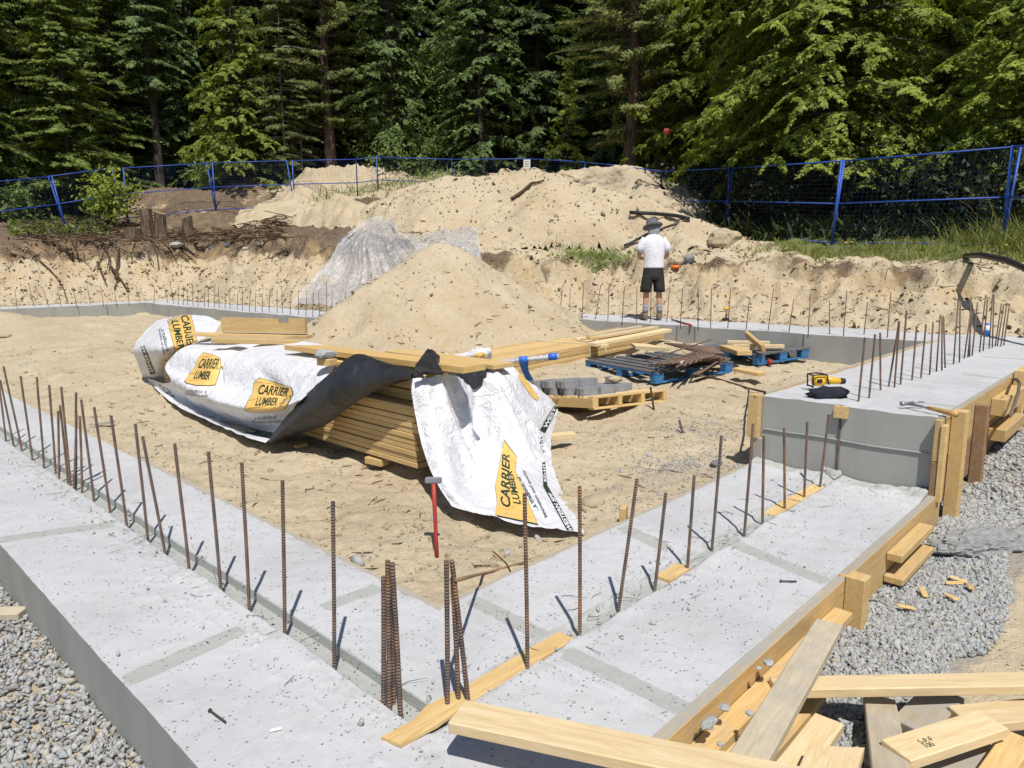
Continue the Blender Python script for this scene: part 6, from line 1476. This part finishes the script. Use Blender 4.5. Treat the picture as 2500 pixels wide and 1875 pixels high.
stump('taller grey stump of the close pair beside the yellow green bush', 316, 468, 24.6, .95, .20, 1); stump('wider stump of the close pair beside the yellow green bush', 345, 466, 24.8, .86, .19, 4); stump('small grey stump standing alone right of the close pair', 403, 458, 25.4, .72, .17, 7)
stump('low reddish stump with torn roots on the bank edge below the close pair', 288, 497, 24.0, .4, .28, 9)
def ter_line(name, lab, cat, pxs, rad, m, lift, taper=.4, group=None):
    P = [ter_hit(*p) for p in pxs]; P = [p+(CAM-p)/np.linalg.norm(CAM-p)*lift for p in P]; mb = MB(); n = len(P)
    mb.tube(P, [rad*(1-(1-taper)*i/(n-1)) for i in range(n)], 6); o = mb.build(name, m, None, True); return tag(o, lab, cat, group)
RL = [[(330, 560), (326, 592), (318, 615), (300, 640)], [(345, 565), (372, 590), (383, 620), (388, 655)], [(360, 560), (395, 580), (430, 590), (452, 600)], [(372, 570), (405, 590), (440, 612), (480, 640)], [(250, 615), (242, 640), (228, 660)], [(255, 600), (268, 630), (262, 655)], [(300, 575), (290, 610), (285, 655), (290, 690)],
      [(176, 585), (186, 610), (190, 628)], [(395, 585), (420, 610), (430, 635)], [(310, 545), (318, 570), (322, 578)], [(430, 590), (455, 605), (470, 618), (486, 624)], [(350, 555), (380, 560), (410, 575)], [(625, 566), (634, 590), (628, 612)], [(238, 640), (250, 670), (262, 700)], [(270, 650), (300, 690), (310, 705)], [(280, 660), (285, 690), (280, 705)]]
for i, r_ in enumerate(RL):
    ter_line('root', '%s torn root sticking out of the bank below the stumps' % ordinal(i+1), 'root', r_, .04 if i % 3 else .055, M_twig if i % 4 else M_straw, .10+.05*(i % 3), .35, 'torn roots on the bank')
ter_line('stick', 'short thick pale stick on the bank at the far left edge', 'stick', [(28, 615), (50, 622), (72, 632)], .06, M_straw, .1, .7)
ter_line('branch', 'reddish dead twig lying on top of the small sandy mound', 'branch', [(700, 465), (720, 472), (740, 466)], .03, M_dark, 2.0, .5)
# bank ledge clods and rocks, scattered as a mass
def scatter(name, lab, N, gen, mt, seed, size, sub=0, kindv='stuff', squash=(1.15, .9, .55), attr=None, cat=None):
    r = np.random.default_rng(seed); bm = bmesh.new(); bmesh.ops.create_icosphere(bm, subdivisions=max(1, sub), radius=1.0); bv0 = np.array([v.co for v in bm.verts]); bf = np.array([[v.index for v in f.verts] for f in bm.faces]); bm.free()
    Pn = gen(r, N); N = len(Pn); s = size(r, Pn); k = len(bv0)
    q = r.normal(size=(N, 4)); q /= np.linalg.norm(q, axis=1)[:, None]; w_, x, y, z = q.T
    Rm = np.stack([1-2*(y*y+z*z), 2*(x*y-z*w_), 2*(x*z+y*w_), 2*(x*y+z*w_), 1-2*(x*x+z*z), 2*(y*z-x*w_), 2*(x*z-y*w_), 2*(y*z+x*w_), 1-2*(x*x+y*y)], 1).reshape(N, 3, 3)
    sq = np.array(squash)[None]*(1+.3*r.normal(size=(N, 3))).clip(.5, 1.6)
    jit = 1+.27*r.normal(size=(N, k, 1)).clip(-1.6, 1.6); L = bv0[None]*jit*sq[:, None]*s[:, None, None]; W = np.einsum('nij,nkj->nki', Rm, L)+Pn[:, None]
    fs = (bf[None]+np.arange(N)[:, None, None]*k).reshape(-1, 3); o = mesh_np(name, W.reshape(-1, 3), fs, mt); return tag(o, lab, cat, kind=kindv)
def on_ter(X, Y, up=.0): return np.stack([X, Y, terrain(X, Y)+up], 1)
def g_left(r, N):
    Y = 1.3+6.2*r.random(N)**1.5; X = .765-r.random(N)**1.1*(1.0+.25*Y); return on_ter(X, Y, .004+.02*r.random(N))
scatter('gravel', 'crushed grey stone along the outer side of the long footing', 34000, g_left, M_gravel, 1, lambda r, P: 0.0102*(1+.35*r.normal(size=len(P))).clip(.5, 1.9)*(1+.03*P[:, 1]), cat='gravel')
WDG = [1.0, .9, .66, .58, .48, .42]
def g_right(r, N):
    X = 1.3+4.6*r.random(N)**1.0; wd = np.interp(X, [1.3, 2.2, 3.2, 4.2, 5.2, 6.0], WDG); wd = wd*(1+.22*fbm(X, X*0+3, .5, 3, 4)); Y = 1.11-wd*r.random(N)**.9; return on_ter(X, Y, .002+.02*r.random(N))
scatter('gravel', 'crushed grey stone outside the formwork', 32000, g_right, M_gravel, 2, lambda r, P: .0102*(1+.36*r.normal(size=len(P))).clip(.5, 1.9)*(.9+.05*P[:, 0]), cat='gravel')
def g_rfar(r, N):
    X = 5.8+5.5*r.random(N); Y = 1.1-(.5+.14*(X-5.8))*r.random(N); return on_ter(X, Y, .005)
scatter('gravel', 'crushed grey stone outside the tall formwork', 5500, g_rfar, M_gravel, 3, lambda r, P: .015*(1+.3*r.normal(size=len(P))).clip(.5, 1.8), cat='gravel')
def g_in(r, N):
    n = N//3; X = np.concatenate([3.6+1.7*r.random(n), 5.0+.7*r.normal(size=n)*.4, 6.0+.5*r.normal(size=N-2*n)]); Y = np.concatenate([2.42+.32*r.random(n)**2, 2.75+.3*np.abs(r.normal(size=n)), 3.3+.35*r.normal(size=N-2*n)]); return on_ter(X, np.maximum(Y, 2.44), .004)
scatter('gravel', 'thin patches of grey stone on the sand inside the footing by the step', 1300, g_in, M_gravel, 4, lambda r, P: .008*(1+.35*r.normal(size=len(P))).clip(.4, 2), cat='gravel')
def g_pit(r, N):
    d = 3.6+9.5*r.random(N)**1.3; l = (r.random(N)*2-1)*(.75*d); X = HD[0]*d+HL[0]*l; Y = HD[1]*d+HL[1]*l; k = (X > 2.05) & (Y > 2.45) & (X < 10.2); return on_ter(X[k], Y[k], .002)
scatter('sand_clods', 'small clods and pebbles strewn over the sand', 6000, g_pit, M_clod, 5, lambda r, P: .0075*np.exp(.55*r.normal(size=len(P))).clip(.4, 3.5), cat='clods')
scatter('pebbles', 'light pebbles strewn over the sand', 420, g_pit, M_pebble, 6, lambda r, P: .012*np.exp(.5*r.normal(size=len(P))).clip(.4, 3), cat='pebbles')
def g_bank(r, N):
    Y = r.random(N)*32-3; s = r.random(N)**1.2*2.6-.25; X = xe(Y)+s; k = Y < 23; return on_ter(X[k], Y[k], .0)
def g_bank2(r, N):
    X = -1+11*r.random(N); Y = 22.9+2.7*r.random(N)**1.2; return on_ter(X, Y, .0)
scatter('bank_clods', 'clods and stones on the far end bank', 3500, g_bank2, M_clod, 17, lambda r, P: .016*np.exp(.6*r.normal(size=len(P))).clip(.35, 4), cat='clods')
scatter('bank_stones', 'dark clods on the far end bank', 1500, g_bank2, M_twig, 18, lambda r, P: .016*np.exp(.6*r.normal(size=len(P))).clip(.35, 3.2), cat='clods')
scatter('bank_clods', 'clods and stones lying on the cut bank', 9000, g_bank, M_clod, 7, lambda r, P: .012*np.exp(.6*r.normal(size=len(P))).clip(.35, 4), cat='clods')
scatter('bank_stones', 'dark clods of topsoil on the cut bank', 2600, g_bank, M_twig, 8, lambda r, P: .013*np.exp(.6*r.normal(size=len(P))).clip(.35, 3.2), cat='clods')
def g_foot(r, N):
    a = r.random(N) < .6; Y = np.where(a, 1.3+7*r.random(N)**1.3, 1.2+1.15*r.random(N)); X = np.where(a, .8+1.15*r.random(N), 1.9+3.4*r.random(N)); return np.stack([X, Y, np.full(N, .006)], 1)
def g_foot2(r, N):
    a = r.random(N) < .5; Y = np.where(a, 1.6+6*r.random(N), 1.78+.16*r.normal(size=N)); X = np.where(a, 1.36+.12*r.normal(size=N), 1.5+3.8*r.random(N)); return np.stack([X, Y, np.full(N, .006)], 1)
scatter('concrete_crumbs', 'crumbs of grey concrete on the near footing', 700, g_foot, M_mortar, 9, lambda r, P: .0024*np.exp(.5*r.normal(size=len(P))), cat='crumbs')
scatter('concrete_crumbs', 'crumbs of grey concrete beside the keys of the near footing', 1400, g_foot2, M_mortar, 10, lambda r, P: .0030*np.exp(.6*r.normal(size=len(P))), cat='crumbs')
def twigs(name, lab, N, gen, mt, seed, ln, rad, cat):
    r = np.random.default_rng(seed); P = gen(r, N); N = len(P); a = r.random(N)*6.283; D = np.stack([np.cos(a), np.sin(a), r.normal(size=N)*.12], 1); l = ln*np.exp(.5*r.normal(size=N)); S = np.stack([-D[:, 1], D[:, 0], D[:, 2]*0], 1); U = np.cross(D, S); vs = []
    b = P-D*l[:, None]*.5+np.array([0, 0, rad]); m = P+np.array([0, 0, rad*1.5])+S*(l*.14*r.normal(size=N))[:, None]; e = P+D*l[:, None]*.5+np.array([0, 0, rad])
    for c, k in ((b, .9), (m, 1.0), (e, .5)):
        for q in range(3):
            an = q*2.0944; vs.append(c+(S*math.cos(an)+U*math.sin(an))*rad*k)
    vs = np.stack(vs, 1); f0 = []
    for s_ in range(2):
        for q in range(3): f0.append((s_*3+q, s_*3+(q+1) % 3, s_*3+3+(q+1) % 3, s_*3+3+q))
    fs = (np.array(f0)[None]+np.arange(N)[:, None, None]*9).reshape(-1, 4); return tag(mesh_np(name, vs.reshape(-1, 3), fs, mt), lab, cat, kind='stuff')
twigs('twigs', 'dark twigs and bark strewn over the sand', 300, g_pit, M_twig, 21, .10, .0042, 'twigs')
twigs('twigs', 'roots and twigs scattered on the cut bank', 700, g_bank, M_twig, 22, .2, .007, 'twigs')
def g_wire(r, N):
    p = g_foot2(r, N); p[:, 2] = .008; return p
twigs('tie_wire', 'bits of dark tie wire on the near footing', 70, g_wire, M_wire, 23, .085, .0016, 'wire'); 
def g_ledge(r, N):
    px = 40+660*r.random(N)**.9; py = 508+85*r.random(N); return ter_hits(px, py, 16, 34)+np.array([0, 0, .03])
twigs('forest_litter', 'reddish bark and torn roots on the bank top by the stumps', 380, g_ledge, flat('reddish_bark', (.17, .085, .045), .9, .1, .3, 9), 26, .2, .011, 'litter'); twigs('forest_litter', 'brown roots, sticks and litter on the bank top by the stumps', 700, g_ledge, M_straw, 24, .36, .011, 'litter'); twigs('forest_litter', 'dark sticks and litter on the bank top by the stumps', 900, g_ledge, M_twig, 25, .45, .016, 'litter')
def on_mound(obj, r, N):
    me = obj.data; nv_ = len(me.vertices); co = np.empty(nv_*3, np.float32); me.vertices.foreach_get('co', co); co = co.reshape(-1, 3).astype(float); return co[r.integers(0, nv_, N)]+r.normal(size=(N, 3))*np.array([.03, .03, 0])
scatter('pile_clods', 'clods lying on the conical sand pile', 1500, lambda r, N: on_mound(sandpile, r, N), M_clod, 31, lambda r, P: .013*np.exp(.5*r.normal(size=len(P))), cat='clods')
twigs('pile_twigs', 'dark twigs lying on the conical sand pile', 170, lambda r, N: on_mound(sandpile, r, N), M_twig, 32, .16, .007, 'twigs')
scatter('mound_clods', 'dark clods lying on the long sandy mound', 3800, lambda r, N: on_mound(bigmound, r, N), M_clod, 33, lambda r, P: .015*np.exp(.55*r.normal(size=len(P))), cat='clods')
scatter('mound_clods', 'stones lying on the long sandy mound', 700, lambda r, N: on_mound(bigmound, r, N), M_twig, 34, lambda r, P: .017*np.exp(.5*r.normal(size=len(P))), cat='clods')
# grass
def grass(name, lab, gen, N, hgt, seed, mt=None, wd=.014):
    r = np.random.default_rng(seed); P = gen(r, N); N = len(P); a = r.random(N)*6.283; D = unit(np.stack([np.cos(a)*.45, np.sin(a)*.45, np.ones(N)], 1)+r.normal(size=(N, 3))*.18); Nn = unit(np.stack([-np.sin(a), np.cos(a), np.zeros(N)], 1)+.01)
    l = hgt*np.exp(.35*r.normal(size=N)); vs, fs = leaf_quads(P, D, np.cross(D, Nn), l, np.full(N, wd), .35); o = mesh_np(name, vs, fs, mt or M_grass); return tag(o, lab, 'grass', kind='stuff')
def g_gr(r, N):
    d = 11.3+5.5*r.random(N); l = 4.3+8.5*r.random(N); X = HD[0]*d+HL[0]*l; Y = HD[1]*d+HL[1]*l; s = X-xe(Y); k = (s > 1.75+.5*fbm(X, Y, .8, 3, 8)) & (s < 5.2) & (fbm(X, Y, .6, 3, 18)+.35 > -.2+.6*sstep(3, 1.6, s)) & (l > 4.6+.6*fbm(X, Y, 1, 2, 3)); return on_ter(X[k], Y[k], -.01)
grass('grass', 'green and dry grass along the bank top under the fence', g_gr, 26000, .13, 41)
def g_gr2(r, N):
    d = 12.0+2.6*r.random(N); l = 8.6+2.5*r.random(N); X = HD[0]*d+HL[0]*l; Y = HD[1]*d+HL[1]*l; k = (X-xe(Y) > 2.6); return on_ter(X[k], Y[k], -.01)
grass('grass', 'tall bright grass clump at the foot of the rightmost fence post', g_gr2, 2600, .42, 42)
def g_gr3(r, N):
    X = 13.05+.42*r.normal(size=N); Y = 9.9+.55*r.normal(size=N); k = X-xe(Y) > 1.2; return on_ter(X[k], Y[k], 0)
grass('grass', 'tuft of grass on the bank edge between the sand pile and the man', g_gr3, 1700, .15, 43, M_dec)
def g_gr4(r, N):
    px = np.concatenate([330+130*r.random(N//2), 20+220*r.random(N-N//2)]); py = np.concatenate([455+26*r.random(N//2), 470+40*r.random(N-N//2)])*1.0; return ter_hits(px*DS, py*DS, 18, 34)
grass('weeds', 'low leafy weeds on the bank top around the stumps', g_gr4, 1500, .16, 44, M_dec, .07)
def g_gr5(r, N):
    d = 27.5+5*r.random(N); l = -8+14*r.random(N); X = HD[0]*d+HL[0]*l; Y = HD[1]*d+HL[1]*l; return on_ter(X, Y, .2)
grass('grass', 'tall grass behind the fence on the far mounds', g_gr5, 2200, .36, 45, M_dec, .03)
def g_ug(r, N):
    d = 15+11*r.random(N); l = 5.5+10*r.random(N); X = HD[0]*d+HL[0]*l; Y = HD[1]*d+HL[1]*l; k = (X-xe(Y) > 5.4); return on_ter(X[k], Y[k], 0)
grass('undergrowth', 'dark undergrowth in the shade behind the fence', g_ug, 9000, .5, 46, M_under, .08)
for i, (x, y, lab) in enumerate([(1826, 541, 'yellow flower in the grass left of the leaning middle post'), (1838, 539, 'second yellow flower close beside the leaning middle post'), (2170, 549, 'yellow flower in the tall grass at the rightmost post')]):
    p = ter_hit(x*DS, y*DS, 9, 30); t = thing('flower', lab, 'flower', p, 0, 'yellow flowers in the grass'); mb = MB(); mb.tube([(0, 0, 0), (.01, 0, .14)], .004, 5); mb.build('stem', M_grass, t, local=True); mb = MB(); mb.lathe([(0, .135), (.035, .15), (.03, .165), (0, .168)], 10); mb.build('petals', M_inky, t, True, local=True)
for i, (x, y, d_) in enumerate([(490, 455, 0), (555, 600, 0), (575, 505, 0), (600, 610, 0), (520, 610, 0), (430, 600, 0), (1760, 590, 0), (640, 600, 0)]):
    p = ter_hit(x, y, 10, 34); vs, fs = blob((0, 0, 0), .10+.04*(i % 3), 200+i, 2, .25, (1.2, .9, .6)); o = mesh_np('stone', vs, fs, M_pebble if i % 2 else M_rockg); o.location = V(p+np.array([0, 0, .03])); tag(o, '%s pale stone on the bank top counted from the stumps toward the sandy mounds' % ordinal(i+1), 'stone', 'stones on the bank top')
